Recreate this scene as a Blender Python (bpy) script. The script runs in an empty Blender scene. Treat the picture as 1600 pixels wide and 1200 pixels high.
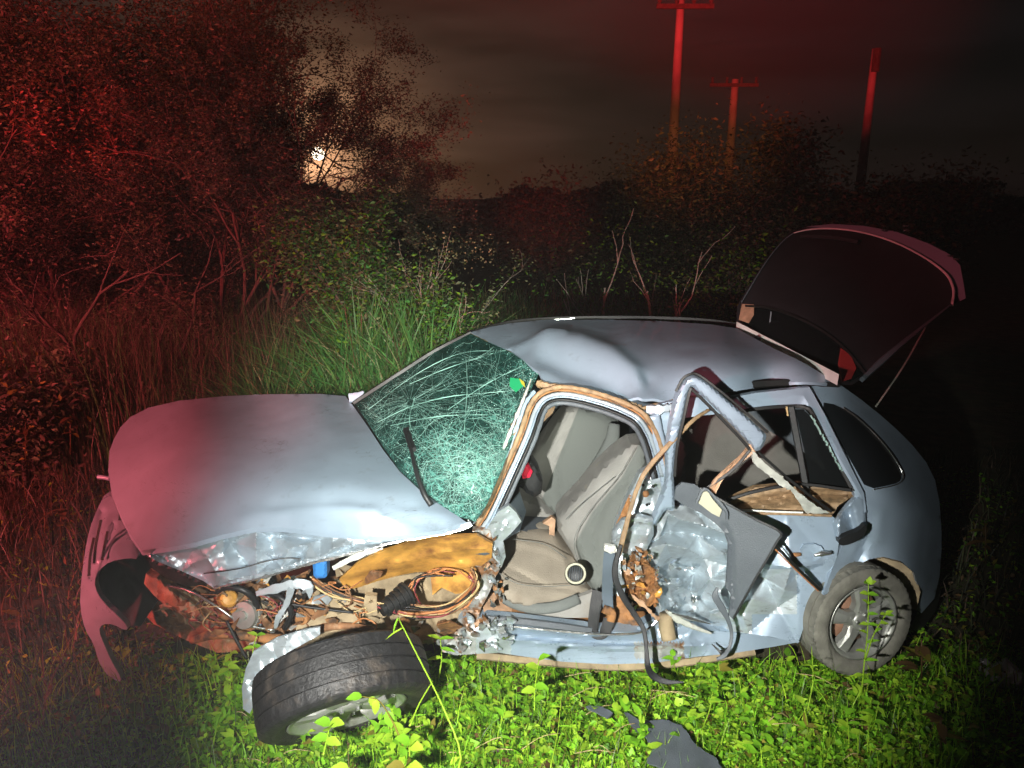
import bpy, bmesh, math, random
import numpy as np
from mathutils import Vector, Matrix
from mathutils.geometry import delaunay_2d_cdt
random.seed(7); RNG = np.random.default_rng(7)
sc = bpy.context.scene
C = sc.collection
# ------------------------------------------------------------------ camera, sky, lights
CAM_H, PITCH, F = 2.12, math.radians(14.0), 1200.0
cam = bpy.data.cameras.new('camera'); cam.lens = 27.0; cam.sensor_width = 36.0
cam.clip_start = 0.05; cam.clip_end = 900
co = bpy.data.objects.new('camera', cam); C.objects.link(co); sc.camera = co
co.location = (0, 0, CAM_H); co.rotation_euler = (math.radians(90) - PITCH, 0, 0)
sc.view_settings.view_transform = 'Standard'; sc.view_settings.look = 'None'
sc.view_settings.exposure = 0.0; sc.view_settings.gamma = 1.0
sc.view_settings.use_curve_mapping = False

SP, CP = math.sin(PITCH), math.cos(PITCH)
def ray(px, py):
    v = -(py - 600.0) / F
    return np.array([(px - 800.0) / F, CP + v * SP, -SP + v * CP])
def P(px, py, Y):
    d = ray(px, py); t = Y / d[1]
    return np.array([d[0] * t, Y, CAM_H + d[2] * t])
def Z(px, py, z):
    d = ray(px, py); t = (z - CAM_H) / d[2]
    return np.array([d[0] * t, d[1] * t, z])
def ZY(px, py, z): return (px, py, float(Z(px, py, z)[1]))

w = bpy.data.worlds.new('World'); sc.world = w; w.use_nodes = True
nt = w.node_tree; N = nt.nodes; L = nt.links
for n in list(N): N.remove(n)
def wn(t, **k):
    n = N.new(t)
    for a, b in k.items(): setattr(n, a, b)
    return n
tc = wn('ShaderNodeTexCoord')
moon_dir = Vector(ray(497, 240)).normalized()
dot = wn('ShaderNodeVectorMath', operation='DOT_PRODUCT'); dot.inputs[1].default_value = moon_dir
L.new(tc.outputs['Generated'], dot.inputs[0])
def wmath(op, a, b=None):
    m = wn('ShaderNodeMath', operation=op)
    for i, v in enumerate((a, b)):
        if v is None: continue
        if isinstance(v, (int, float)): m.inputs[i].default_value = v
        else: L.new(v, m.inputs[i])
    return m.outputs[0]
one_minus = wmath('SUBTRACT', 1.0, dot.outputs['Value'])
def glow(k, s): return wmath('MULTIPLY', wmath('EXPONENT', wmath('MULTIPLY', one_minus, -k)), s)
g1 = glow(1800, 1.1); g2 = glow(260, .40); g3 = glow(24, .036)
gl = wmath('ADD', wmath('ADD', g1, g2), g3)
mp = wn('ShaderNodeMapping'); mp.inputs['Scale'].default_value = (1.6, 1.6, 9)
L.new(tc.outputs['Generated'], mp.inputs['Vector'])
nz = wn('ShaderNodeTexNoise'); nz.inputs['Scale'].default_value = 2.2; nz.inputs['Detail'].default_value = 6
L.new(mp.outputs[0], nz.inputs['Vector'])
cl = wn('ShaderNodeMapRange'); cl.inputs[1].default_value = .32; cl.inputs[2].default_value = .7
cl.inputs[3].default_value = .35; cl.inputs[4].default_value = 1.5
L.new(nz.outputs['Fac'], cl.inputs[0])
glc = wmath('MULTIPLY', gl, cl.outputs[0])
warm = wn('ShaderNodeVectorMath', operation='SCALE'); warm.inputs[0].default_value = (1.0, .50, .25)
L.new(glc, warm.inputs['Scale'])
base = wn('ShaderNodeVectorMath', operation='SCALE'); base.inputs[0].default_value = (.0095, .0065, .0070)
L.new(wmath('MULTIPLY', cl.outputs[0], wmath('ADD', wmath('MULTIPLY', wmath('EXPONENT', wmath('MULTIPLY', one_minus, -9.0)), .85), .3)), base.inputs['Scale'])
# faint night sky from the physical model, sun far below usable strength
sky = wn('ShaderNodeTexSky', sky_type='NISHITA'); sky.sun_disc = False
sky.sun_elevation = math.radians(6); sky.sun_rotation = math.atan2(moon_dir.x, moon_dir.y)
skys = wn('ShaderNodeVectorMath', operation='SCALE'); skys.inputs['Scale'].default_value = .0004
L.new(sky.outputs[0], skys.inputs[0])
a1 = wn('ShaderNodeVectorMath', operation='ADD'); L.new(warm.outputs[0], a1.inputs[0]); L.new(base.outputs[0], a1.inputs[1])
a2 = wn('ShaderNodeVectorMath', operation='ADD'); L.new(a1.outputs[0], a2.inputs[0]); L.new(skys.outputs[0], a2.inputs[1])
bg = wn('ShaderNodeBackground'); bg.inputs['Strength'].default_value = 1.0
L.new(a2.outputs[0], bg.inputs['Color'])
wo = wn('ShaderNodeOutputWorld'); L.new(bg.outputs[0], wo.inputs['Surface'])

def aim(o, target):
    d = Vector(target) - o.location
    o.rotation_euler = d.to_track_quat('-Z', 'Y').to_euler()
def spot(name, loc, target, col, power, angle, blend, radius):
    l = bpy.data.lights.new(name, 'SPOT'); l.energy = power; l.color = col
    l.spot_size = math.radians(angle); l.spot_blend = blend; l.shadow_soft_size = radius
    o = bpy.data.objects.new(name, l); C.objects.link(o); o.location = loc; aim(o, target); return o
moonlight = bpy.data.lights.new('moonlight', 'SUN'); moonlight.energy = .01; moonlight.angle = math.radians(.5)
moonlight.color = (1, .85, .7)
mo = bpy.data.objects.new('moonlight', moonlight); C.objects.link(mo)
mo.rotation_euler = (moon_dir).to_track_quat('Z', 'Y').to_euler()
spot('hand_torch', (-.42, .15, 1.82), (0.12, 3.2, .50), (1.0, .99, .93), 960, 60, .75, .03)
spot('added_bank_spot', (.6, -3.2, 2.9), (-.85, 6.2, .95), (.95, 1.0, .86), 3000, 19, 1, .06)  # unseen spot added behind the camera to brighten the grass bank
spot('red_beacon_near', (-4.6, .2, 1.9), (-2.8, 4.1, .8), (1, .15, .16), 1900, 58, .8, .12)
spot('red_beacon_bush', (-6.0, 1.0, 2.6), (-5.2, 8.5, 3.7), (1, .09, .12), 3000, 82, 1, .15)
spot('added_red_gleam', (-4.4, .6, 2.5), tuple(P(235, 205, 8.0)), (1, .02, .02), 3200, 9, .6, .05)  # narrow red spot added to make bright patches among the leaves
spot('red_beacon_far', (-4.0, -4.0, 2.6), (10.6, 30, 10.3), (1, .035, .04), 52000, 20, .5, .12)
spot('red_beacon_woods', (-1.0, -4.0, 3.0), tuple(P(845, 322, 19)), (1, .03, .04), 9000, 9, 1.0, .12)
spot('red_beacon_gate', (-4.6, -1.2, 2.7), (1.7, 4.0, 1.72), (1, .18, .22), 800, 17, .6, .12)
spot('amber_beacon', (-3.5, -1.5, 2.8), (-3.6, 8, 5.2), (1, .20, .05), 1000, 52, 1, .12)
spot('amber_beacon_far', (-3.4, -4.2, 2.9), tuple(P(1085, 205, 15)), (1, .26, .06), 11000, 11, 1, .12)

# ------------------------------------------------------------------ objects and tagging
def tag(o, label=None, cat=None, group=None, kind=None):
    for k, v in (('label', label), ('category', cat), ('group', group), ('kind', kind)):
        if v: o[k] = v
    return o
def empty(name, loc, label, cat, group=None):
    o = bpy.data.objects.new(name, None); C.objects.link(o); o.location = loc
    o.empty_display_size = .1
    return tag(o, label, cat, group)
def worldloc(o):
    v = Vector((0, 0, 0))
    while o: v += o.location; o = o.parent
    return v
def mesh_obj(name, verts, faces, mats, parent=None, smooth=True, midx=None, label=None):
    me = bpy.data.meshes.new(name)
    verts = np.asarray(verts, dtype=float)
    off = np.array(worldloc(parent)) if parent else np.zeros(3)
    me.from_pydata((verts - off).tolist(), [], [list(map(int, f)) for f in faces])
    for m in (mats if isinstance(mats, (list, tuple)) else [mats]): me.materials.append(m)
    if smooth: me.polygons.foreach_set('use_smooth', np.ones(len(me.polygons), dtype=bool))
    if midx is not None: me.polygons.foreach_set('material_index', np.asarray(midx, dtype=np.int32))
    me.update()
    o = bpy.data.objects.new(name, me); C.objects.link(o); o.parent = parent
    if label: o['label'] = label
    return o

# ------------------------------------------------------------------ materials
def mat(name, col, rough=.6, metal=0, bump=0, bscale=40, var=0, vscale=8, col2=None, c2amt=.5, c2scale=4, coat=0,
        spec=.5, stretch=None, sharp=.1, acol=None, rvar=0, scratch=0):
    m = bpy.data.materials.new(name); m.use_nodes = True
    n = m.node_tree.nodes; l = m.node_tree.links; b = n['Principled BSDF']
    b.inputs['Roughness'].default_value = rough; b.inputs['Metallic'].default_value = metal
    b.inputs['Specular IOR Level'].default_value = spec
    if coat: b.inputs['Coat Weight'].default_value = coat; b.inputs['Coat Roughness'].default_value = .08
    t = n.new('ShaderNodeTexCoord'); src = t.outputs['Object']
    if stretch:
        mpn = n.new('ShaderNodeMapping'); mpn.inputs['Scale'].default_value = stretch
        l.new(src, mpn.inputs[0]); src = mpn.outputs[0]
    cur = None
    if col2 is not None:
        nn = n.new('ShaderNodeTexNoise'); nn.inputs['Scale'].default_value = c2scale; nn.inputs['Detail'].default_value = 9
        nn.inputs['Roughness'].default_value = .65
        l.new(src, nn.inputs['Vector'])
        mr = n.new('ShaderNodeMapRange'); mr.inputs[1].default_value = 1 - c2amt - sharp * .5 - .0 if False else (.72 - .42 * c2amt)
        mr.inputs[2].default_value = mr.inputs[1].default_value + sharp; l.new(nn.outputs['Fac'], mr.inputs[0])
        mx = n.new('ShaderNodeMix'); mx.data_type = 'RGBA'
        mx.inputs[6].default_value = (*col, 1); mx.inputs[7].default_value = (*col2, 1)
        l.new(mr.outputs[0], mx.inputs[0]); cur = mx.outputs[2]
    if var:
        nv = n.new('ShaderNodeTexNoise'); nv.inputs['Scale'].default_value = vscale; nv.inputs['Detail'].default_value = 8
        l.new(src, nv.inputs['Vector'])
        mr = n.new('ShaderNodeMapRange'); mr.inputs[1].default_value = .3; mr.inputs[2].default_value = .7
        mr.inputs[3].default_value = 1 - var; mr.inputs[4].default_value = 1 + var; l.new(nv.outputs['Fac'], mr.inputs[0])
        vm = n.new('ShaderNodeVectorMath'); vm.operation = 'SCALE'
        if cur is None: vm.inputs[0].default_value = col
        else: l.new(cur, vm.inputs[0])
        l.new(mr.outputs[0], vm.inputs['Scale']); cur = vm.outputs[0]
    if scratch:
        mps = n.new('ShaderNodeMapping'); mps.inputs['Scale'].default_value = (2.2, 3, 34); mps.inputs['Rotation'].default_value = (.25, .2, .3); l.new(t.outputs['Object'], mps.inputs[0])
        ns = n.new('ShaderNodeTexNoise'); ns.inputs['Scale'].default_value = 2.0; ns.inputs['Detail'].default_value = 3; l.new(mps.outputs[0], ns.inputs['Vector'])
        q1 = n.new('ShaderNodeMath'); q1.operation = 'SUBTRACT'; q1.inputs[1].default_value = .5; l.new(ns.outputs['Fac'], q1.inputs[0])
        q2 = n.new('ShaderNodeMath'); q2.operation = 'ABSOLUTE'; l.new(q1.outputs[0], q2.inputs[0])
        q3 = n.new('ShaderNodeMapRange'); q3.inputs[1].default_value = 0; q3.inputs[2].default_value = .006; q3.inputs[3].default_value = 1; q3.inputs[4].default_value = 0; l.new(q2.outputs[0], q3.inputs[0])
        nm = n.new('ShaderNodeTexNoise'); nm.inputs['Scale'].default_value = 3.2; nm.inputs['Detail'].default_value = 5; l.new(t.outputs['Object'], nm.inputs['Vector'])
        q4 = n.new('ShaderNodeMapRange'); q4.inputs[1].default_value = .52; q4.inputs[2].default_value = .62; q4.inputs[4].default_value = scratch; l.new(nm.outputs['Fac'], q4.inputs[0])
        q5 = n.new('ShaderNodeMath'); q5.operation = 'MULTIPLY'; l.new(q3.outputs[0], q5.inputs[0]); l.new(q4.outputs[0], q5.inputs[1])
        ms = n.new('ShaderNodeMix'); ms.data_type = 'RGBA'; l.new(q5.outputs[0], ms.inputs[0]); ms.inputs[7].default_value = (.07, .075, .08, 1)
        if cur is None: ms.inputs[6].default_value = (*col, 1)
        else: l.new(cur, ms.inputs[6])
        cur = ms.outputs[2]
    if acol is not None:
        at = n.new('ShaderNodeAttribute'); at.attribute_name = 'side'
        mr = n.new('ShaderNodeMapRange'); mr.inputs[1].default_value = -1.2; mr.inputs[2].default_value = 1.2
        l.new(at.outputs['Fac'], mr.inputs[0]); mx = n.new('ShaderNodeMix'); mx.data_type = 'RGBA'
        if cur is None: mx.inputs[6].default_value = (*col, 1)
        else: l.new(cur, mx.inputs[6])
        mx.inputs[7].default_value = (*acol, 1); l.new(mr.outputs[0], mx.inputs[0]); cur = mx.outputs[2]
    if cur is None: b.inputs['Base Color'].default_value = (*col, 1)
    else: l.new(cur, b.inputs['Base Color'])
    if rvar:
        nr = n.new('ShaderNodeTexNoise'); nr.inputs['Scale'].default_value = 7; nr.inputs['Detail'].default_value = 10; nr.inputs['Roughness'].default_value = .7
        l.new(src, nr.inputs['Vector']); mr = n.new('ShaderNodeMapRange'); mr.inputs[1].default_value = .35; mr.inputs[2].default_value = .65
        mr.inputs[3].default_value = rough - rvar; mr.inputs[4].default_value = rough + rvar; l.new(nr.outputs['Fac'], mr.inputs[0]); l.new(mr.outputs[0], b.inputs['Roughness'])
    if bump:
        nb = n.new('ShaderNodeTexNoise'); nb.inputs['Scale'].default_value = bscale; nb.inputs['Detail'].default_value = 6
        l.new(src, nb.inputs['Vector'])
        bp = n.new('ShaderNodeBump'); bp.inputs['Strength'].default_value = bump; bp.inputs['Distance'].default_value = .01
        l.new(nb.outputs['Fac'], bp.inputs['Height']); l.new(bp.outputs[0], b.inputs['Normal'])
    return m
def leafmat(name, col, trans=.35, rough=.5):
    m = bpy.data.materials.new(name); m.use_nodes = True
    n = m.node_tree.nodes; l = m.node_tree.links; b = n['Principled BSDF']
    b.inputs['Roughness'].default_value = rough; b.inputs['Specular IOR Level'].default_value = .35
    g = n.new('ShaderNodeNewGeometry')
    mr = n.new('ShaderNodeMapRange'); mr.inputs[3].default_value = .45; mr.inputs[4].default_value = 1.5
    l.new(g.outputs['Random Per Island'], mr.inputs[0])
    vm = n.new('ShaderNodeVectorMath'); vm.operation = 'SCALE'; vm.inputs[0].default_value = col
    l.new(mr.outputs[0], vm.inputs['Scale']); l.new(vm.outputs[0], b.inputs['Base Color'])
    tr = n.new('ShaderNodeBsdfTranslucent'); l.new(vm.outputs[0], tr.inputs['Color'])
    mx = n.new('ShaderNodeMixShader'); mx.inputs[0].default_value = trans
    l.new(b.outputs[0], mx.inputs[1]); l.new(tr.outputs[0], mx.inputs[2])
    l.new(mx.outputs[0], n['Material Output'].inputs['Surface'])
    return m
def emat(name, col, s):
    m = bpy.data.materials.new(name); m.use_nodes = True
    n = m.node_tree.nodes; b = n['Principled BSDF']
    b.inputs['Base Color'].default_value = (*col, 1); b.inputs['Emission Color'].default_value = (*col, 1)
    b.inputs['Emission Strength'].default_value = s; return m
M = {}
M['paint'] = mat('silver_blue_paint', (.30, .385, .475), .36, .25, scratch=.8, bump=.06, bscale=9, var=.12, vscale=5, coat=.2, col2=(.17, .18, .18), c2amt=.3, c2scale=11, sharp=.35, rvar=.12)
M['paint_clean'] = mat('silver_paint_smooth', (.30, .385, .475), .44, .22, scratch=.6, var=.08, vscale=3, coat=.15, col2=(.18, .20, .21), c2amt=.34, c2scale=16, sharp=.4, rvar=.12, bump=.04, bscale=120)
M['crush'] = mat('crushed_paint', (.50, .57, .61), .33, .55, bump=.06, bscale=60, var=.12, vscale=18, col2=(.10, .10, .09), c2amt=.30, c2scale=9, sharp=.12, stretch=(1, 1, 3.2))
M['crush_soft'] = mat('folded_paint', (.42, .49, .54), .33, .5, bump=.04, bscale=40, var=.12, vscale=12, col2=(.10, .11, .12), c2amt=.2, c2scale=8, sharp=.1)
M['crush_rust'] = mat('crushed_dirty', (.36, .38, .37), .45, .3, bump=.4, bscale=30, var=.25, vscale=20, col2=(.20, .10, .045), c2amt=.55, c2scale=9)
M['rust'] = mat('rust_brown', (.30, .14, .05), .75, .1, bump=.6, bscale=45, var=.4, vscale=22, col2=(.09, .055, .035), c2amt=.5, c2scale=9)
M['seal'] = mat('sealant_brown', (.26, .17, .09), .65, .0, bump=.4, bscale=60, var=.35, vscale=40)
M['ochre'] = mat('ochre_underseal', (.66, .34, .07), .5, .05, bump=.4, bscale=14, var=.35, vscale=9, col2=(.20, .085, .03), c2amt=.62, c2scale=7, sharp=.22)
M['dust'] = mat('dusty_beige', (.31, .24, .145), .85, .0, bump=.5, bscale=26, var=.28, vscale=14, col2=(.13, .085, .045), c2amt=.4, c2scale=6, sharp=.2)
M['mud'] = mat('brown_mud', (.22, .105, .045), .75, .0, bump=.9, bscale=30, var=.5, vscale=20, col2=(.30, .19, .11), c2amt=.4, c2scale=13)
M['black'] = mat('black_plastic', (.011, .012, .013), .5, bump=.1, bscale=80, var=.2)
M['dark'] = mat('dark_cavity', (.008, .008, .008), .8, bump=.3, var=.3)
M['grey'] = mat('grey_trim_plastic', (.085, .10, .115), .5, bump=.25, bscale=220, var=.12, vscale=6)
M['grey_blue'] = mat('interior_blue_grey', (.09, .12, .15), .6, bump=.1, var=.15)
M['beige'] = mat('beige_plastic', (.45, .44, .33), .5, var=.1)
M['fabric'] = mat('light_grey_fabric', (.31, .305, .285), .95, bump=.35, bscale=240, var=.12, vscale=7, col2=(.25, .225, .19), c2amt=.5, c2scale=5, sharp=.3, spec=.15)
M['fabric_dark'] = mat('grey_fabric_centre', (.17, .185, .175), .95, bump=.35, bscale=240, var=.12, vscale=7, col2=(.27, .26, .20), c2amt=.2, c2scale=17, sharp=.12, spec=.15)
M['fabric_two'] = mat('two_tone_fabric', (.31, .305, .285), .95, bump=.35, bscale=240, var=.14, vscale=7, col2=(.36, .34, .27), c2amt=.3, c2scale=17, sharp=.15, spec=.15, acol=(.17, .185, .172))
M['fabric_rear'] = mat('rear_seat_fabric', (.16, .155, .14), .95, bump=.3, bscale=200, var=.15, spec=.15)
M['gate'] = mat('tailgate_trim', (.016, .014, .016), .55, var=.2, acol=(.25, .27, .32))
M['fabric_soil'] = mat('soiled_fabric', (.36, .315, .25), .95, bump=.4, bscale=200, var=.15, vscale=7, col2=(.22, .17, .12), c2amt=.4, c2scale=4, sharp=.3, spec=.15)
M['rubber'] = mat('tyre_rubber', (.014, .014, .015), .55, bump=.4, bscale=90, var=.3, vscale=30, col2=(.075, .06, .048), c2amt=.5, c2scale=10, sharp=.25)
M['rubber_dusty'] = mat('dusty_tyre_rubber', (.16, .155, .13), .85, bump=.3, bscale=60, var=.25, vscale=16, col2=(.035, .035, .033), c2amt=.35, c2scale=6, sharp=.3)
M['seam'] = mat('black_rubber_seal', (.008, .008, .008), .55, var=.2)
M['belt'] = mat('black_belt_webbing', (.014, .015, .017), .5, bump=.3, bscale=260, var=.2)
M['alloy'] = mat('alloy_dirty', (.38, .39, .36), .38, .55, bump=.15, bscale=30, var=.2, vscale=14, col2=(.13, .12, .09), c2amt=.45, c2scale=7, sharp=.25)
M['drum'] = mat('rusty_brake_drum', (.24, .13, .08), .8, bump=.4, var=.3)
M['chrome'] = mat('bright_metal', (.62, .64, .62), .22, .9, bump=.3, bscale=25, var=.2)
M['blue'] = mat('blue_plastic', (.035, .19, .50), .4, var=.15)
M['red'] = mat('red_plastic', (.75, .02, .06), .4)
M['green'] = mat('green_sticker', (.02, .36, .14), .4)
M['yellow'] = mat('yellow_sticker', (.55, .5, .05), .5)
M['white'] = mat('white_plastic', (.7, .71, .66), .4, var=.15)
M['copper'] = mat('orange_brown_wire', (.42, .17, .06), .5, var=.3)
M['wire_red'] = mat('dark_red_wire', (.20, .03, .035), .5)
M['wire_tan'] = mat('tan_wire', (.48, .36, .17), .5)
M['peach'] = mat('torn_primer', (.50, .31, .19), .6, .05, bump=.5, bscale=40, var=.25, vscale=25, col2=(.36, .38, .35), c2amt=.3, c2scale=12)
M['palemetal'] = mat('pale_torn_edge', (.50, .52, .47), .5, .15, bump=.5, bscale=40, var=.2, vscale=25, col2=(.42, .22, .15), c2amt=.3, c2scale=16)
M['bark'] = mat('bark', (.075, .055, .042), .9, bump=.8, bscale=20, var=.4, vscale=10)
M['palebark'] = mat('pale_bark', (.34, .31, .25), .9, bump=.5, bscale=20, var=.3, vscale=10)
M['concrete'] = mat('pole_concrete', (.38, .34, .31), .85, bump=.4, bscale=6, var=.3, vscale=1.2)
M['bag'] = mat('white_plastic_bag', (.45, .42, .44), .45, bump=.3, bscale=30)
M['lens'] = mat('tail_lamp_red', (.32, .03, .03), .2, coat=.5)
# dark tinted glass
def glassmat(name, col, tr, rough=.04):
    m = bpy.data.materials.new(name); m.use_nodes = True
    n = m.node_tree.nodes; l = m.node_tree.links; b = n['Principled BSDF']
    b.inputs['Base Color'].default_value = (*col, 1); b.inputs['Roughness'].default_value = rough; b.inputs['Specular IOR Level'].default_value = .35
    t = n.new('ShaderNodeBsdfTransparent'); t.inputs[0].default_value = (*tr, 1)
    mx = n.new('ShaderNodeMixShader'); mx.inputs[0].default_value = .55
    l.new(b.outputs[0], mx.inputs[2]); l.new(t.outputs[0], mx.inputs[1]); l.new(mx.outputs[0], n['Material Output'].inputs[0])
    return m, mx
M['glass'], _ = glassmat('tinted_glass', (.012, .014, .015), (.35, .38, .38))
M['glass_dark'] = mat('black_tinted_glass', (.010, .012, .014), .12, 0, spec=.5)
# shattered laminated windscreen: tinted pane, milky where it is crazed
def windscreen_mat():
    m, mx = glassmat('shattered_windscreen', (.010, .03, .028), (.35, .46, .42), .16)
    n = m.node_tree.nodes; l = m.node_tree.links; b = n['Principled BSDF']
    t = n.new('ShaderNodeTexCoord')
    at = n.new('ShaderNodeAttribute'); at.attribute_name = 'craze'
    def vor(scale, lo, hi, st):
        mpn = n.new('ShaderNodeMapping'); mpn.inputs['Scale'].default_value = st; l.new(t.outputs['Object'], mpn.inputs[0])
        nn = n.new('ShaderNodeTexNoise'); nn.inputs['Scale'].default_value = scale * .3; nn.inputs['Detail'].default_value = 4
        l.new(mpn.outputs[0], nn.inputs['Vector'])
        ad = n.new('ShaderNodeVectorMath'); ad.operation = 'MULTIPLY_ADD'; ad.inputs[1].default_value = (.1, .1, .1)
        l.new(nn.outputs['Color'], ad.inputs[0]); l.new(mpn.outputs[0], ad.inputs[2])
        v = n.new('ShaderNodeTexVoronoi'); v.feature = 'DISTANCE_TO_EDGE'; v.inputs['Scale'].default_value = scale
        l.new(ad.outputs[0], v.inputs['Vector'])
        r = n.new('ShaderNodeMapRange'); r.inputs[1].default_value = lo; r.inputs[2].default_value = hi
        r.inputs[3].default_value = 1; r.inputs[4].default_value = 0
        l.new(v.outputs['Distance'], r.inputs[0]); return r.outputs[0]
    def mth(op, a, c):
        q = n.new('ShaderNodeMath'); q.operation = op; q.use_clamp = True
        for i, v in enumerate((a, c)):
            if isinstance(v, (int, float)): q.inputs[i].default_value = v
            else: l.new(v, q.inputs[i])
        return q.outputs[0]
    e = mth('ADD', mth('MULTIPLY', vor(26, .0, .10, (1, .8, 1.4)), .8), mth('MULTIPLY', vor(70, .0, .2, (1, 1, 1)), .55))
    pn = n.new('ShaderNodeTexNoise'); pn.inputs['Scale'].default_value = 9; pn.inputs['Detail'].default_value = 8
    l.new(t.outputs['Object'], pn.inputs['Vector'])
    pr = n.new('ShaderNodeMapRange'); pr.inputs[1].default_value = .35; pr.inputs[2].default_value = .66
    l.new(pn.outputs['Fac'], pr.inputs[0])
    f = mth('MULTIPLY', mth('MULTIPLY', e, mth('ADD', at.outputs['Fac'], .22)), mth('ADD', mth('MULTIPLY', pr.outputs[0], 1.6), .1))
    f2 = mth('ADD', f, mth('MULTIPLY', mth('MULTIPLY', at.outputs['Fac'], at.outputs['Fac']), .12))
    mc = n.new('ShaderNodeMix'); mc.data_type = 'RGBA'
    mc.inputs[6].default_value = (.025, .105, .090, 1); mc.inputs[7].default_value = (.12, .33, .28, 1)
    l.new(f2, mc.inputs[0]); l.new(mc.outputs[2], b.inputs['Base Color'])
    l.new(mth('ADD', .22, f2), mx.inputs[0])
    bp = n.new('ShaderNodeBump'); bp.inputs['Strength'].default_value = .8; bp.inputs['Distance'].default_value = .004
    l.new(e, bp.inputs['Height']); l.new(bp.outputs[0], b.inputs['Normal'])
    return m
M['windscreen'] = windscreen_mat()
M['crack'] = mat('cracked_glass_edge', (.22, .42, .365), .55, 0, spec=.4)
M['glint'] = mat('glass_crumb', (.34, .55, .50), .35, 0, spec=.7)
GR = [leafmat('leaf_fresh', (.20, .46, .022)), leafmat('leaf_lime', (.34, .55, .035)), leafmat('leaf_deep', (.09, .23, .012)),
      leafmat('leaf_yellow', (.22, .19, .03)), leafmat('leaf_brown', (.13, .075, .03))]
BUSH = [leafmat('bush_leaf_olive', (.10, .12, .055)), leafmat('bush_leaf_brown', (.14, .10, .07)), leafmat('bush_leaf_dark', (.045, .05, .035))]
BLADE = [leafmat('blade_green', (.075, .23, .055)), leafmat('blade_pale', (.20, .27, .13)), leafmat('blade_dry', (.17, .12, .06))]
M['seed'] = leafmat('seed_head', (.17, .15, .075), .2)

# ------------------------------------------------------------------ geometry tools
def rbf(ctrl):
    c = np.array(ctrl, float); X = c[:, :2] / 100; y = c[:, 2]; n = len(c)
    def k(r2): return np.where(r2 > 1e-12, .5 * r2 * np.log(r2 + 1e-12), 0)
    r2 = ((X[:, None] - X[None]) ** 2).sum(-1)
    A = np.zeros((n + 3, n + 3)); A[:n, :n] = k(r2) + np.eye(n) * .004
    A[:n, n] = 1; A[:n, n + 1:] = X; A[n, :n] = 1; A[n + 1:, :n] = X.T
    sol = np.linalg.lstsq(A, np.concatenate([y, [0, 0, 0]]), rcond=None)[0]
    def f(q):
        q = np.asarray(q, float) / 100; r = ((q[:, None] - X[None]) ** 2).sum(-1)
        return k(r) @ sol[:n] + sol[n] + q @ sol[n + 1:]
    return f
def seg_dist(X, poly):
    p = np.array(poly, float)[:, :2]; X = np.asarray(X, float); d = np.full(len(X), 1e9)
    for a, b in zip(p[:-1], p[1:]):
        ab = b - a; t = np.clip(((X - a) @ ab) / max(ab @ ab, 1e-9), 0, 1)
        d = np.minimum(d, np.hypot(*(X - (a + t[:, None] * ab)).T))
    return d
def inside(X, poly):
    p = np.array(poly, float)[:, :2]; X = np.asarray(X, float); r = np.zeros(len(X), bool)
    j = len(p) - 1
    for i in range(len(p)):
        xi, yi = p[i]; xj, yj = p[j]
        c = ((yi > X[:, 1]) != (yj > X[:, 1]))
        with np.errstate(divide='ignore', invalid='ignore'):
            xx = (xj - xi) * (X[:, 1] - yi) / (yj - yi + 1e-12) + xi
        r ^= c & (X[:, 0] < xx); j = i
    return r
def ridge(poly, w, h, sharp=False):
    if sharp: return lambda X: h * np.clip(1 - seg_dist(X, poly) / w, 0, 1)
    return lambda X: h * np.exp(-(seg_dist(X, poly) / w) ** 2)
def worley(X, s, seed, an=(1, 1), rot=0):
    """crumpled sheet: random heights on scattered points joined by flat facets"""
    r = np.random.default_rng(seed); c, sn = math.cos(rot), math.sin(rot)
    Y = np.c_[(X[:, 0] * c + X[:, 1] * sn) * an[0], (-X[:, 0] * sn + X[:, 1] * c) * an[1]] / s
    lo = Y.min(0) - 1.5; hi = Y.max(0) + 1.5; gx, gy = np.meshgrid(np.arange(lo[0], hi[0] + 1), np.arange(lo[1], hi[1] + 1))
    S = np.c_[gx.ravel(), gy.ravel()] + r.uniform(-.48, .48, (gx.size, 2)); h = r.uniform(-.6, .6, len(S))
    vs, _, fs, _, _, _ = delaunay_2d_cdt([Vector(q) for q in S], [], [], 0, 1e-6)
    A = np.array([[v[0], v[1]] for v in vs]); out = np.zeros(len(Y))
    if len(A) != len(S): h = r.uniform(-.6, .6, len(A))
    for f in fs:
        a, b, d = A[f[0]], A[f[1]], A[f[2]]; mn = np.minimum(np.minimum(a, b), d); mx = np.maximum(np.maximum(a, b), d)
        k = np.where((Y >= mn - 1e-9).all(1) & (Y <= mx + 1e-9).all(1))[0]
        if not len(k): continue
        q = Y[k] - a; u, v = b - a, d - a; det = u[0] * v[1] - u[1] * v[0]
        if abs(det) < 1e-9: continue
        w1 = (q[:, 0] * v[1] - q[:, 1] * v[0]) / det; w2 = (u[0] * q[:, 1] - u[1] * q[:, 0]) / det
        m = (w1 >= -1e-9) & (w2 >= -1e-9) & (w1 + w2 <= 1 + 1e-9)
        out[k[m]] = h[f[0]] * (1 - w1[m] - w2[m]) + h[f[1]] * w1[m] + h[f[2]] * w2[m]
    return out
def crumple(s, amp, seed, an=(1, 1), rot=0, mask=None):
    def f(X):
        v = worley(X, s, seed, an, rot) + .3 * worley(X, s * .45, seed + 9, an, rot + .6)
        v = v - v.mean()
        return amp * v * (mask(X) if mask else 1)
    return f
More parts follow.
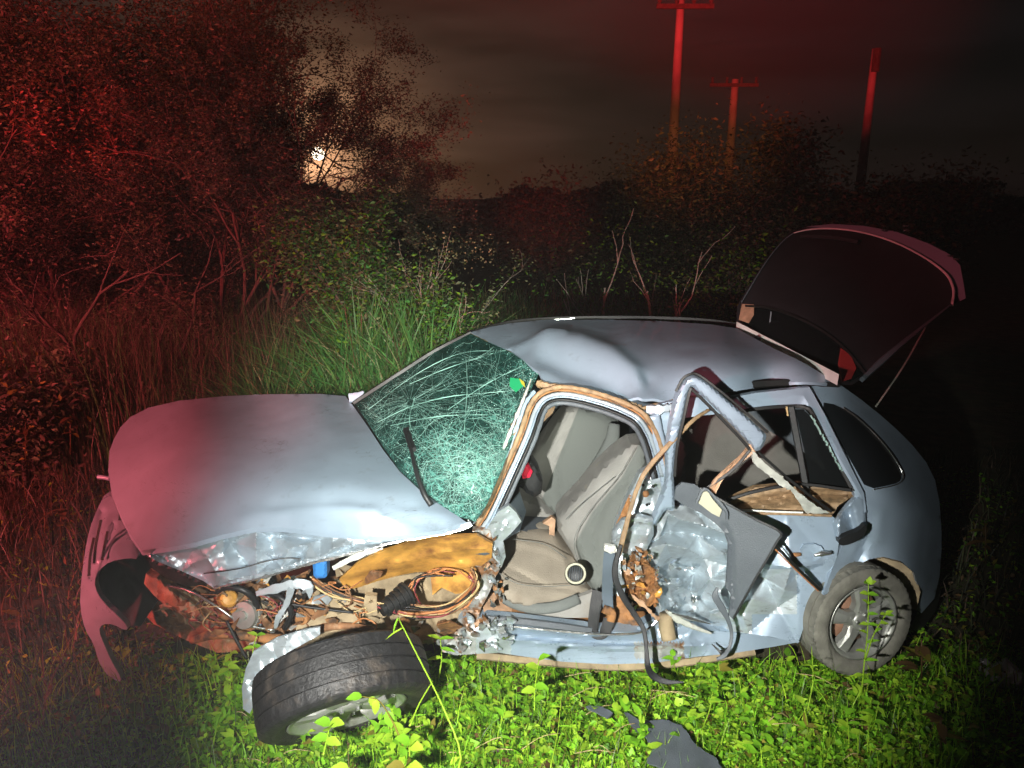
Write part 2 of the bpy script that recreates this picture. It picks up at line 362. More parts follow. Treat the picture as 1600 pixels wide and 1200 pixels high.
def resample(poly, step, closed=True):
    p = [np.array(q[:2], float) for q in poly]; out = []
    m = len(p) if closed else len(p) - 1
    for i in range(m):
        a, b = p[i], p[(i + 1) % len(p)]; n = max(1, int(round(np.hypot(*(b - a)) / step)))
        for k in range(n): out.append(a + (b - a) * k / n)
    if not closed: out.append(p[-1])
    return np.array(out)
def smooth_poly(poly, it=2):
    """Chaikin rounding of a closed outline; a point with a True third entry stays sharp"""
    p = [(q[0], q[1]) for q in poly]
    for _ in range(it):
        o = []
        for i in range(len(p)):
            a, b = p[i], p[(i + 1) % len(p)]
            o += [(a[0] * .75 + b[0] * .25, a[1] * .75 + b[1] * .25), (a[0] * .25 + b[0] * .75, a[1] * .25 + b[1] * .75)]
        p = o
    return p
def tin(pts, k=1.0):
    """folded sheet: given heights at fold points, flat facets between them"""
    A0 = np.array(pts, float); hull = [(A0[:, 0].min() - 60, A0[:, 1].min() - 60, 0), (A0[:, 0].max() + 60, A0[:, 1].min() - 60, 0), (A0[:, 0].min() - 60, A0[:, 1].max() + 60, 0), (A0[:, 0].max() + 60, A0[:, 1].max() + 60, 0)]
    S = np.vstack([A0, hull]); vs, _, fs, _, _, _ = delaunay_2d_cdt([Vector(q[:2]) for q in S], [], [], 0, 1e-6)
    def f(X):
        out = np.zeros(len(X))
        for t in fs:
            a, b, d = S[t[0], :2], S[t[1], :2], S[t[2], :2]; q = X - a; u, v = b - a, d - a; det = u[0] * v[1] - u[1] * v[0]
            if abs(det) < 1e-9: continue
            w1 = (q[:, 0] * v[1] - q[:, 1] * v[0]) / det; w2 = (u[0] * q[:, 1] - u[1] * q[:, 0]) / det
            m = (w1 >= -1e-9) & (w2 >= -1e-9) & (w1 + w2 <= 1 + 1e-9)
            out[m] = S[t[0], 2] * (1 - w1[m] - w2[m]) + S[t[1], 2] * w1[m] + S[t[2], 2] * w2[m]
        return out * k
    return f
def patch(name, outline, ctrl, m, parent, step=7, disp=(), zdisp=(), thick=.004, back=None, holes=(), puff=None,
          rag=0, seed=0, round_it=0, attr=None, midx=None, label=None, flat=False, sharp_at=.42):
    if round_it: outline = smooth_poly(outline, round_it)
    B = resample(outline, step)
    if rag:
        r = np.random.default_rng(seed + 1); B = B + r.normal(0, rag, B.shape)
    loops = [B] + [resample(h, step) for h in holes]
    lo, hi = B.min(0), B.max(0)
    gx, gy = np.meshgrid(np.arange(lo[0], hi[0], step), np.arange(lo[1], hi[1], step * .87))
    gx = gx + (np.arange(gx.shape[0]) % 2)[:, None] * step * .5
    G = np.c_[gx.ravel(), gy.ravel()]
    G = G[inside(G, B)]
    for h in loops[1:]:
        G = G[~inside(G, h)]
    for lp in loops:
        if len(G): G = G[seg_dist(G, np.vstack([lp, lp[:1]])) > step * .45]
    allv = np.vstack(loops + [G]) if len(G) else np.vstack(loops)
    edges = []; o = 0
    for lp in loops:
        n = len(lp); edges += [(o + i, o + (i + 1) % n) for i in range(n)]; o += n
    vs, _, fs, _, _, _ = delaunay_2d_cdt([Vector(v) for v in allv], edges, [], 0, 1e-5)
    V = np.array([[v[0], v[1]] for v in vs]); Fc = np.array([list(f) for f in fs if len(f) == 3])
    cen = V[Fc].mean(1); ok = inside(cen, B)
    for h in loops[1:]: ok &= ~inside(cen, h)
    Fc = Fc[ok]
    used = np.unique(Fc); mp_ = -np.ones(len(V), int); mp_[used] = np.arange(len(used)); V = V[used]; Fc = mp_[Fc]
    Y = rbf(ctrl)(V) if not callable(ctrl) else ctrl(V)
    for d in disp: Y = Y - d(V)
    if puff:
        wdt, hh = puff; dd = seg_dist(V, np.vstack([B, B[:1]])); q = np.clip(dd / wdt, 0, 1)
        Y = Y - hh * (np.sqrt(1 - (1 - q) ** 2) - 1)
    W = np.array([P(v[0], v[1], y) for v, y in zip(V, Y)])
    for d in zdisp: W[:, 2] += d(V)
    # orient towards the camera
    a, b, c = W[Fc[:, 0]], W[Fc[:, 1]], W[Fc[:, 2]]
    nrm = np.cross(b - a, c - a); view = np.array([0, 0, CAM_H]) - (a + b + c) / 3
    flip = (nrm * view).sum(1) < 0; Fc[flip] = Fc[flip][:, ::-1]
    n = len(W)
    bk = np.array(back if back is not None else (0, 1, 0), float); bk /= np.linalg.norm(bk)
    Wb = W + bk * thick
    if puff and thick > .02:
        Wb[:, 1] = np.maximum(W[:, 1] + .01, W[:, 1].mean() * 0 + Wb[:, 1])
    ed = {}
    for f in Fc:
        for i in range(3):
            e = (f[i], f[(i + 1) % 3]); k = (min(e), max(e))
            ed.setdefault(k, []).append(e)
    faces = [tuple(f) for f in Fc] + [tuple(int(i) + n for i in f[::-1]) for f in Fc]
    for k, es in ed.items():
        if len(es) == 1:
            i, j = es[0]; faces.append((j, i, i + n, j + n))
    ob = mesh_obj(name, np.vstack([W, Wb]), faces, m, parent, smooth=not flat, label=label)
    if not flat:
        me = ob.data
        bm = bmesh.new(); bm.from_mesh(me)
        for e in bm.edges:
            if len(e.link_faces) == 2 and e.calc_face_angle(0) > sharp_at: e.smooth = False
        bm.to_mesh(me); bm.free()
    if midx:
        idx = np.array([midx(c) for c in V[Fc].mean(1)]); full = np.zeros(len(faces), np.int32)
        full[:len(idx)] = idx; full[len(idx):2 * len(idx)] = idx
        ob.data.polygons.foreach_set('material_index', full)
    if attr:
        nm, fn = attr; at = ob.data.attributes.new(nm, 'FLOAT', 'POINT'); val = fn(V)
        at.data.foreach_set('value', np.concatenate([val, val]).astype(np.float32))
    return ob
def cr(pts, n):
    p = np.array(pts, float)
    if len(p) < 3: return np.array([p[0] + (p[-1] - p[0]) * t for t in np.linspace(0, 1, n)])
    q = np.vstack([2 * p[0] - p[1], p, 2 * p[-1] - p[-2]]); out = []
    for t in np.linspace(0, len(p) - 1 - 1e-9, n):
        i = int(t); u = t - i; a, b, c, d = q[i:i + 4]
        out.append(.5 * (2 * b + (c - a) * u + (2 * a - 5 * b + 4 * c - d) * u * u + (3 * b - a - 3 * c + d) * u ** 3))
    return np.array(out)
def frames(p):
    T = np.gradient(p, axis=0); T /= np.linalg.norm(T, axis=1)[:, None] + 1e-12
    return T
def tube_geo(path, r, sides=8, cap=True):
    p = np.asarray(path, float); T = frames(p); n = len(p)
    r = np.broadcast_to(np.asarray(r, float), (n,)) if np.ndim(r) == 0 or len(r) == n else np.interp(np.linspace(0, 1, n), np.linspace(0, 1, len(r)), r)
    ref = np.array([0, 0, 1.]) if abs(T[0][2]) < .9 else np.array([1., 0, 0])
    V = []; u = np.cross(T[0], ref); u /= np.linalg.norm(u)
    for i in range(n):
        u = u - T[i] * (u @ T[i]); u /= np.linalg.norm(u) + 1e-12; v = np.cross(T[i], u)
        a = np.arange(sides) * 2 * math.pi / sides
        V.append(p[i] + r[i] * (np.cos(a)[:, None] * u + np.sin(a)[:, None] * v))
    V = np.vstack(V); Fs = []
    for i in range(n - 1):
        for k in range(sides):
            a = i * sides + k; b = i * sides + (k + 1) % sides
            Fs.append((a, b, b + sides, a + sides))
    if cap:
        Fs.append(tuple(range(sides))[::-1]); Fs.append(tuple((n - 1) * sides + k for k in range(sides)))
    return V, Fs
def merge(geos):
    V = []; Fs = []; o = 0
    for v, f in geos:
        V.append(v); Fs += [tuple(i + o for i in q) for q in f]; o += len(v)
    return np.vstack(V), Fs
def tube(name, pts, r, m, parent=None, n=None, sides=8, label=None, smooth=True):
    p = np.array([P(*q) for q in pts]); n = n or max(2, 6 * (len(p) - 1))
    v, f = tube_geo(cr(p, n), r, sides); return mesh_obj(name, v, f, m, parent, smooth=smooth, label=label)
def strip_geo(p, wd, th, hint=None, wob=0, seed=0):
    """rectangular section swept along p: wd across the view, th in depth"""
    T = frames(p); n = len(p); wd = np.interp(np.linspace(0, 1, n), np.linspace(0, 1, np.size(wd)), np.atleast_1d(wd))
    V = []; r = np.random.default_rng(seed)
    for i in range(n):
        vw = p[i] - np.array([0, 0, CAM_H]); vw /= np.linalg.norm(vw)
        if hint is not None: vw = np.array(hint, float) / np.linalg.norm(hint)
        s = np.cross(T[i], vw); s /= np.linalg.norm(s) + 1e-9; d = np.cross(s, T[i])
        if d @ vw < 0: d = -d
        h = wd[i] / 2 * (1 + (r.normal(0, wob) if wob else 0)); k = h * .3
        for a, b in ((-h, .25 * th), (-h + k, 0), (h - k, 0), (h, .25 * th), (h, th), (-h, th)):
            V.append(p[i] + s * a + d * b)
    Fs = []
    for i in range(n - 1):
        for k in range(6):
            a = i * 6 + k; b = i * 6 + (k + 1) % 6; Fs.append((a, b, b + 6, a + 6))
    Fs += [tuple(range(6))[::-1], tuple((n - 1) * 6 + k for k in range(6))]
    return np.array(V), Fs
def strip(name, pts, wd, th, m, parent, n=None, label=None, wob=0, seed=0, hint=None, smooth=False):
    p = cr([P(*q) for q in pts], n or max(2, 7 * (len(pts) - 1)))
    v, f = strip_geo(p, wd, th, hint, wob, seed); return mesh_obj(name, v, f, m, parent, smooth=smooth, label=label)
def box_geo(c, sx, sy, sz, rot=None):
    c = np.array(c, float)
    v = np.array([[x, y, z] for x in (-.5, .5) for y in (-.5, .5) for z in (-.5, .5)]) * (sx, sy, sz)
    if rot is not None: v = v @ np.array(rot).T
    return v + c, [(0, 1, 3, 2), (4, 6, 7, 5), (0, 4, 5, 1), (2, 3, 7, 6), (0, 2, 6, 4), (1, 5, 7, 3)]

# ------------------------------------------------------------------ ground
def gz(x, y):
    return .025 * np.sin(x * 1.7 + .6) * np.cos(y * 1.3) + .012 * np.sin(x * 5.1 + y * 3.3)
xs = np.concatenate([np.linspace(-160, -9, 22), np.linspace(-8, 8, 120), np.linspace(9, 160, 22)])
ys = np.concatenate([np.linspace(-40, 0, 10), np.linspace(.4, 10, 90), np.linspace(11, 260, 40)])
gx, gy = np.meshgrid(xs, ys); gzz = gz(gx, gy) * np.exp(-(gx ** 2 + gy ** 2) / 300)
V = np.c_[gx.ravel(), gy.ravel(), gzz.ravel()]; nx = len(xs)
Fg = [(j * nx + i, j * nx + i + 1, (j + 1) * nx + i + 1, (j + 1) * nx + i) for j in range(len(ys) - 1) for i in range(nx - 1)]
msoil = mat('soil', (.045, .042, .018), .95, bump=.8, bscale=14, var=.5, vscale=7, col2=(.07, .045, .025), c2amt=.5, c2scale=3)
tag(mesh_obj('ground', V, Fg, msoil), kind='structure')

def leaves(centers, size, nrm_up=.6, asp=.5, rng=RNG, curl=.25):
    """six-vertex pointed leaves, two bent halves"""
    n = len(centers); size = np.broadcast_to(size, (n,))
    d = rng.normal(size=(n, 3)); d[:, 2] *= .5; d /= np.linalg.norm(d, axis=1)[:, None]
    up = rng.normal(size=(n, 3)) * (1 - nrm_up) + np.array([0, 0, nrm_up]); s = np.cross(d, up)
    s /= np.linalg.norm(s, axis=1)[:, None] + 1e-9; u = np.cross(s, d)
    L_ = size[:, None]
    a = centers - d * L_ * .5; e = centers + d * L_ * .5 - u * L_ * curl * .5
    m1 = centers + u * L_ * 0.0
    l_ = centers - d * L_ * .05 + s * L_ * asp * .5 + u * L_ * curl * .4
    r_ = centers - d * L_ * .05 - s * L_ * asp * .5 + u * L_ * curl * .4
    V = np.stack([a, l_, e, r_], 1).reshape(-1, 3); b = np.arange(n) * 4
    Fq = np.concatenate([np.c_[b, b + 1, b + 2], np.c_[b, b + 2, b + 3]])
    return V, Fq
def fast_mesh(name, V, Fa, mats, parent=None, midx=None, smooth=False):
    me = bpy.data.meshes.new(name); k = Fa.shape[1]
    off = np.array(worldloc(parent)) if parent else 0
    me.vertices.add(len(V)); me.vertices.foreach_set('co', (V - off).astype(np.float32).ravel())
    me.loops.add(Fa.size); me.loops.foreach_set('vertex_index', Fa.astype(np.int32).ravel())
    me.polygons.add(len(Fa)); me.polygons.foreach_set('loop_start', (np.arange(len(Fa)) * k).astype(np.int32))
    for m in mats: me.materials.append(m)
    if midx is not None: me.polygons.foreach_set('material_index', midx.astype(np.int32))
    me.update(calc_edges=True); me.validate()
    o = bpy.data.objects.new(name, me); C.objects.link(o); o.parent = parent
    return o
# low leafy ground cover, thick in front of the car
def in_car(x, y):
    return (y > 3.12) & (y < 4.3) & (x > -1.6) & (x < 1.9)
n = 330000
x = np.where(RNG.random(n) < .72, RNG.normal(.35, 1.0, n), RNG.uniform(-3.4, 3.6, n)); y = 1.3 + RNG.random(n) ** 1.1 * 1.95
y = np.where(RNG.random(n) < .2, RNG.uniform(3.2, 5.7, n), y)
k = ~in_car(x, y); x, y = x[k], y[k]
clump = np.clip(.55 + .35 * np.sin(x * 9 + 2 * np.sin(y * 7)) * np.cos(y * 8 + 1.5 * np.sin(x * 6)) + .35 * np.sin(x * 31 + 3 * np.sin(y * 17)) * np.cos(y * 27 + 2 * np.sin(x * 13)), 0, 1)
keep = RNG.random(len(x)) < .36 + .64 * clump ** 1.2; x, y, clump = x[keep], y[keep], clump[keep]
z = gz(x, y) + RNG.random(len(x)) ** 1.2 * (.035 + .06 * clump)
sz = RNG.uniform(.014, .040, len(x)) * (1 + .5 * (RNG.random(len(x)) < .06))
Vv, Fv = leaves(np.c_[x, y, z], sz * RNG.uniform(.6, 1.5, len(x)), .7, RNG.uniform(.3, .8, (len(x), 1)))
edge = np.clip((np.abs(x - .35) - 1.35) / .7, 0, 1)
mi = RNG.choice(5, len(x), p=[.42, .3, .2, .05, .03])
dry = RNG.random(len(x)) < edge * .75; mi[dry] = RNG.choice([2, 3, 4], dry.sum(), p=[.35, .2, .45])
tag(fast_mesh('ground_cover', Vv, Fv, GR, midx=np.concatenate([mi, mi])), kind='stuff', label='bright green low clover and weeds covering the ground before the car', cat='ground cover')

def blades(n, xr, yfun, h, wd, rng, lean=.5, segs=5, pts=None):
    """arching grass blades; returns verts, quads"""
    if pts is None: bx = rng.uniform(*xr, n); by = yfun(bx, rng.random(n))
    else: bx, by = pts
    hh = rng.uniform(h[0], h[1], n); ang = rng.uniform(0, 2 * math.pi, n); ln = rng.uniform(.1, 1, n) * lean
    side = np.c_[-np.sin(ang), np.cos(ang)]; t = np.linspace(0, 1, segs + 1)
    a2 = ang + rng.normal(0, 1.2, n); side = np.c_[-np.sin(a2), np.cos(a2)]
    V = np.zeros((n, segs + 1, 2, 3))
    for i, tt in enumerate(t):
        cx = bx + np.cos(ang) * ln * hh * tt ** 2; cy = by + np.sin(ang) * ln * hh * tt ** 2
        cz = hh * (tt - .35 * ln * tt ** 3) + gz(bx, by); ww = wd * (1 - tt ** 1.5 * .93) * .5
        V[:, i, 0] = np.c_[cx + side[:, 0] * ww, cy + side[:, 1] * ww, cz]
        V[:, i, 1] = np.c_[cx - side[:, 0] * ww, cy - side[:, 1] * ww, cz]
    b = (np.arange(n) * (segs + 1) * 2)[:, None]
    q = np.concatenate([np.c_[b + 2 * i, b + 2 * i + 1, b + 2 * i + 3, b + 2 * i + 2] for i in range(segs)])
    return V.reshape(-1, 3), q, segs
def blade_obj(name, n, xr, yfun, h, wd, mats, p, seed, label, cat='grass', lean=.5, pts=None):
    rng = np.random.default_rng(seed); V, q, s = blades(n, xr, yfun, h, wd, rng, lean, pts=pts)
    nn = len(V) // ((s + 1) * 2)
    mi = np.tile(rng.choice(len(mats), nn, p=p), s)
    return tag(fast_mesh(name, V, q, mats, midx=mi), kind='stuff', label=label, cat=cat)
blade_obj('short_grass', 11000, (-2.6, 3.0), lambda x, r: 1.4 + 1.72 * r, (.06, .20), .0055, [GR[0], GR[1], BLADE[1], BLADE[2]], [.5, .3, .12, .08], 11, 'thin green grass blades between the clover in front of the car')

# ------------------------------------------------------------------ wrecked car
car = empty('wrecked_car', (0, 3.4, 0), 'silver blue hatchback with its near side torn open and crushed, tailgate raised', 'car')
# ---- hood
hood_ctrl = [ZY(232, 637, .92), ZY(190, 665, .86), ZY(172, 705, .81), ZY(170, 745, .77), ZY(180, 785, .73), ZY(198, 825, .69), ZY(222, 860, .66),
             ZY(300, 645, .965), ZY(400, 617, .975), ZY(540, 619, 1.0), ZY(260, 700, .905), ZY(350, 700, .945), ZY(500, 700, .985), ZY(500, 645, 1.005),
             ZY(260, 780, .81), ZY(350, 765, .885), ZY(500, 775, .935), ZY(590, 790, .925), ZY(400, 800, .84), ZY(300, 849, .745), ZY(350, 834, .775),
             ZY(400, 827, .79), ZY(450, 826, .80), ZY(520, 833, .815), ZY(600, 838, .82), ZY(680, 832, .82), ZY(728, 818, .83),
             ZY(575, 665, .995), ZY(607, 715, .975), ZY(655, 765, .93)]
hood_out = [(188, 668), (203, 652), (232, 637), (280, 626), (350, 619), (420, 616), (500, 615.5), (540, 619), (556, 640), (575, 667), (600, 705), (625, 737),
            (655, 765), (690, 791), (728, 816), (700, 826), (640, 836), (600, 839), (560, 837), (520, 833), (480, 828), (440, 825), (400, 827), (350, 835),
            (300, 849), (260, 856), (222, 861), (204, 836), (188, 804), (174, 768), (169, 735), (171, 705), (178, 686)]
patch('hood', hood_out, hood_ctrl, M['paint_clean'], car, step=7, thick=.02, back=(0, 0, -1),
      zdisp=[ridge([(380, 815), (470, 800), (560, 805), (700, 812)], 15, .012), ridge([(430, 790), (540, 778), (640, 792)], 12, -.010),
             ridge([(600, 800), (650, 815), (690, 822)], 8, -.012), ridge([(500, 815), (560, 812)], 7, .008),
             crumple(60, .006, 5, mask=lambda X: np.clip((X[:, 1] - 765) / 60, 0, 1) * np.clip((X[:, 0] - 330) / 100, 0, 1))])
# crushed front fender hanging under the hood crease
f_out = [(222, 861), (260, 856), (300, 849), (350, 835), (400, 827), (440, 825), (480, 828), (520, 833), (560, 837), (600, 839), (640, 836), (700, 826), (735, 815),
         (738, 822), (700, 833), (650, 842), (610, 849), (570, 859), (530, 870), (480, 882), (440, 893), (400, 904), (360, 914), (334, 919), (318, 908), (285, 893), (250, 879), (235, 872)]
fc = [(222, 861, 2.93), (300, 849, 2.90), (400, 827, 2.90), (520, 833, 2.86), (640, 836, 2.86), (735, 815, 2.86), (250, 879, 2.93), (334, 919, 2.86), (300, 878, 2.97),
      (400, 904, 2.83), (480, 882, 2.82), (570, 859, 2.83), (700, 833, 2.85), (400, 865, 2.92), (480, 855, 2.9), (350, 880, 2.9)]
patch('front_fender', f_out, fc, M['crush_soft'], car, step=3.5, thick=.008, label='crumpled front fender folded below the hood', sharp_at=.3,
      disp=[tin([(225, 862, 0), (300, 850, 0), (350, 836, 0), (400, 828, 0), (520, 834, 0), (640, 837, 0), (735, 816, 0), (250, 870, -.03), (300, 860, -.03), (360, 848, -.04), (420, 837, -.05), (500, 843, -.05), (600, 846, -.02), (300, 880, .02),
                 (325, 872, .035), (350, 868, .01), (400, 857, .045), (430, 872, -.02), (450, 858, .035), (470, 866, -.04), (482, 850, .02), (520, 857, .04), (556, 850, -.01), (582, 854, .035), (660, 841, .01), (338, 896, .04), (385, 884, -.05),
                 (430, 874, -.04), (475, 875, .03), (360, 906, .03), (400, 898, .0), (440, 888, .035), (500, 873, .0), (335, 918, 0), (250, 880, 0), (285, 892, 0), (318, 900, -.03)], 1.1), crumple(22, .016, 21, (1, 1.6), -.15), crumple(11, .006, 22)])
strip('fender_lip', [(334, 919, 2.82), (400, 905, 2.81), (440, 894, 2.81), (480, 882, 2.80), (530, 870, 2.80), (610, 849, 2.81), (700, 833, 2.83), (735, 822, 2.84)],
      .010, .01, M['chrome'], car, wob=.3, seed=3)
strip('fender_fold', [(318, 896, 2.84), (345, 893, 2.81), (380, 887, 2.81), (420, 876, 2.83), (450, 872, 2.84), (475, 874, 2.84)], .005, .01, M['seam'], car)
# ---- front bumper, twisted, wheel arch cut-out open to the right
b_out = [(166, 768), (152, 795), (140, 825), (132, 865), (126, 915), (125, 950), (133, 985), (146, 1005), (153, 1030), (162, 1050), (186, 1067), (190, 1060), (175, 1035),
         (163, 1008), (154, 985), (160, 975), (176, 975), (197, 986), (200, 979), (184, 962), (166, 946), (152, 928), (147, 908), (155, 890), (172, 877), (200, 872), (217, 874),
         (210, 850), (198, 832), (186, 802), (176, 775)]
bc = [ZY(166, 768, .60), ZY(140, 825, .56), ZY(130, 880, .52), (126, 950, 2.98), (150, 1010, 2.92), (186, 1066, 2.9), (198, 983, 2.84), (150, 925, 2.95), (172, 877, 3.0),
      (215, 873, 3.0), ZY(186, 802, .62), (165, 850, 3.14)]
patch('front_bumper', b_out, bc, M['paint'], car, step=4, thick=.03, round_it=1, disp=[ridge([(160, 800), (148, 850), (142, 900)], 5, -.03), ridge([(178, 820), (166, 860), (150, 890)], 4, -.025), crumple(25, .012, 4)],
      label='torn front bumper twisted forward')
for pts in ([(158, 812, 3.2), (150, 850, 3.1), (147, 880, 3.02)], [(147, 840, 3.1), (141, 870, 3.03), (139, 900, 2.97)], [(168, 830, 3.15), (163, 855, 3.08), (160, 872, 3.01)]):
    strip('bumper_groove', pts, .012, .01, M['chrome'], car)
patch('bumper_inner', [(186, 802), (200, 840), (222, 862), (235, 874), (240, 900), (245, 940), (220, 978), (200, 978), (184, 960), (164, 944), (150, 920), (150, 900), (175, 872), (180, 850)],
      [(186, 802, 3.4), (222, 862, 3.12), (245, 940, 3.1), (200, 978, 3.1), (150, 910, 3.08), (200, 900, 3.3)], M['black'], car, step=9, thick=.02)
tube('tow_hook', [(153, 745, 3.75), (163, 746, 3.75), (172, 748, 3.75)], .012, M['paint'], car)
patch('headlamp_shell', [(225, 868), (262, 880), (322, 910), (322, 916), (290, 916), (262, 905), (240, 890)], [(225, 868, 3.0), (322, 910, 2.95), (262, 905, 3.03)], M['black'], car, step=6, thick=.05,
      puff=(12, .03))

# ---- engine bay
patch('splash_apron', [(215, 890), (300, 905), (420, 910), (520, 905), (620, 890), (740, 880), (750, 985), (700, 1000), (640, 1010), (560, 1010), (420, 1016), (340, 1020), (290, 1000), (240, 975), (205, 940)],
      [(215, 890, 3.35), (740, 880, 3.2), (420, 910, 3.3), (420, 1010, 3.05), (640, 1000, 3.05), (240, 970, 3.2)], [M['mud'], M['dust']], car, step=7, thick=.03,
      disp=[crumple(38, .07, 31), crumple(16, .03, 32)], midx=lambda c: 1 if c[0] + .4 * c[1] > 860 else 0)
patch('inner_fender', [(530, 905), (560, 878), (600, 860), (640, 848), (700, 838), (745, 836), (770, 850), (768, 872), (750, 886), (700, 892), (650, 894), (620, 900), (590, 908), (560, 918), (540, 922)],
      [(530, 905, 2.92), (600, 862, 2.86), (700, 845, 2.88), (770, 845, 2.92), (760, 880, 3.0), (650, 894, 3.06), (560, 918, 3.02)], M['ochre'], car, step=5, thick=.02,
      disp=[ridge([(545, 900), (620, 880), (700, 862), (765, 858)], 5, .018), crumple(30, .02, 41, (1, 2), -.2)], label='orange inner fender panel')
patch('strut_tower', [(545, 915), (600, 903), (660, 895), (740, 888), (752, 910), (745, 950), (700, 968), (640, 975), (560, 965), (535, 940)],
      [(545, 915, 3.12), (740, 888, 3.12), (752, 940, 3.08), (560, 965, 3.08), (650, 930, 3.22)], M['dust'], car, step=6, thick=.02, disp=[ridge([(655, 905), (665, 960)], 8, .02), crumple(45, .02, 43)])
patch('rust_stain_panel', [(672, 893), (745, 886), (750, 905), (735, 925), (712, 928), (690, 918), (676, 930)], [(672, 893, 3.06), (745, 886, 3.05), (735, 925, 3.07), (690, 918, 3.07)], M['ochre'], car, step=6, thick=.01,
      disp=[crumple(18, .012, 45)])
patch('chassis_plate', [(470, 945), (520, 925), (575, 950), (560, 975), (540, 985), (490, 990), (462, 985)], [(470, 945, 2.98), (575, 950, 2.98), (490, 990, 2.92)], M['dust'], car, step=6, thick=.02, disp=[crumple(30, .02, 46)])
patch('frame_rail', [(228, 896), (248, 900), (270, 922), (300, 940), (335, 968), (330, 978), (300, 970), (262, 950), (240, 930), (225, 912)], [(228, 896, 3.06), (335, 968, 2.97), (262, 950, 3.0)], [M['mud'], M['dust']], car, step=4, thick=.05,
      puff=(9, .025), disp=[crumple(18, .018, 47)], midx=lambda c: 1 if (c[0] < 246 or 280 < c[0] < 292 or 297 < c[0] < 304 or c[0] > 322) else 0, label='bent orange chassis rail')
patch('engine_block', [(335, 925), (360, 915), (395, 912), (420, 918), (430, 950), (410, 985), (370, 1000), (330, 985), (318, 955)], [(335, 925, 3.05), (420, 918, 3.05), (370, 1000, 3.0), (375, 950, 2.98)], M['mud'], car, step=5, thick=.15,
      disp=[crumple(22, .05, 48), crumple(9, .02, 49)])
sh_m = [M['chrome'], M['mud'], M['dust'], M['crush'], M['rust'], M['white'], M['ochre'], M['mud'], M['black'], M['crush_rust'], M['rust']]
def shard(name, px, py, Y, s, m, seed, asp=1.0, rot=0, thick=.012):
    r = np.random.default_rng(seed); k = r.integers(6, 10); a = np.sort(r.uniform(0, 2 * math.pi, k)); q = r.uniform(.55, 1.15, k) * s
    x = np.cos(a) * q; y = np.sin(a) * q * asp; c, sn = math.cos(rot), math.sin(rot)
    out = [(px + xx * c - yy * sn, py + xx * sn + yy * c) for xx, yy in zip(x, y)]
    g = r.normal(0, .0009, 2)
    return patch(name, out, lambda V: Y + (V[:, 0] - px) * g[0] * 2 + (V[:, 1] - py) * g[1] * 3, m, car, step=max(3, s / 4), thick=thick,
                 disp=[crumple(max(8, s * .8), .018 + s * .0006, seed)], flat=True)
r = random.Random(5)
for i in range(95):
    px = r.uniform(330, 545); py = 905 + r.random() * 85 + (px - 330) * -.08
    shard('torn_metal', px, py, 3.0 - (py - 900) * .0009 + r.uniform(-.06, .04), r.uniform(6, 22), r.choice(sh_m), 100 + i, r.uniform(.12, .5), r.uniform(-1.2, 1.2), .005)
for i in range(40):
    px = r.uniform(250, 400); py = 935 + (px - 250) * .25 + r.uniform(-18, 30)
    shard('torn_metal', px, py, 2.97 + r.uniform(-.04, .05), r.uniform(4, 13), r.choice([M['mud'], M['rust'], M['mud'], M['dust'], M['chrome']]), 300 + i, r.uniform(.15, .5), r.uniform(-1.0, 1.0), .005)
for px, py, s, m, a in ((438, 917, 20, 'white', .3), (420, 907, 12, 'white', .6), (470, 905, 10, 'rust', .6), (402, 1005, 15, 'white', .4), (446, 945, 10, 'crush', 1.6), (505, 938, 24, 'crush', .35),
                        (485, 925, 16, 'crush', .5), (575, 870, 20, 'white', .5), (420, 985, 16, 'crush_rust', .6), (600, 975, 26, 'dust', .35), (575, 950, 14, 'dust', 1.1),
                        (580, 900, 18, 'mud', .8), (700, 985, 20, 'rust', .7), (690, 1002, 16, 'crush_rust', .5)):
    shard('torn_metal', px, py, 2.93, s, M[m], int(px + py), a, -.15)
for i in range(16):
    shard('torn_metal', r.uniform(560, 700), r.uniform(972, 1012), 2.98, r.uniform(6, 16), r.choice([M['dust'], M['mud'], M['rust'], M['crush_rust']]), 500 + i, r.uniform(.4, .9), r.uniform(-.5, .5))
def turned(name, p, ax, prof, m, n=28):
    c = P(*p); ax = np.array(ax, float); ax /= np.linalg.norm(ax); hs = [h for h, _ in prof]; rs = [q for _, q in prof]
    v, f = tube_geo(np.array([c + ax * h for h in hs]), rs, n); return mesh_obj(name, v, f, m, car, smooth=False)
turned('alternator_pulley', (392, 958, 2.93), (-.3, -.9, .3), [(0, .058), (.02, .058), (.022, .046), (.034, .046), (.036, .058), (.05, .056), (.052, .02), (.062, .018)], M['alloy'])
turned('alternator_body', (402, 952, 3.0), (-.3, -.9, .3), [(-.06, .05), (-.05, .066), (-.01, .068), (0, .06), (.03, .058)], M['dust'])
turned('brake_hub', (478, 962, 2.97), (-.2, -.95, .2), [(0, .05), (.012, .05), (.014, .03), (.04, .028), (.042, .015), (.05, .012)], M['rust'])
turned('filter_canister', (352, 938, 2.98), (.5, -.7, .5), [(0, .03), (.005, .036), (.08, .036), (.09, .028), (.095, .01)], M['ochre'])
tube('coolant_hose', [(330, 930, 2.96), (352, 918, 2.9), (380, 922, 2.88), (398, 938, 2.9), (402, 962, 2.92)], .014, M['black'], car)
tube('coolant_hose', [(415, 925, 2.9), (440, 935, 2.86), (455, 958, 2.86), (445, 982, 2.88)], .012, M['black'], car)
tube('fuel_pipe', [(262, 915, 2.98), (300, 925, 2.93), (345, 952, 2.9), (380, 975, 2.9), (430, 985, 2.9)], .006, M['chrome'], car)
tube('suspension_arm', [(300, 1000, 3.0), (345, 990, 2.96), (400, 996, 2.94), (460, 1002, 2.93)], [.018, .024, .02, .03], M['rust'], car)
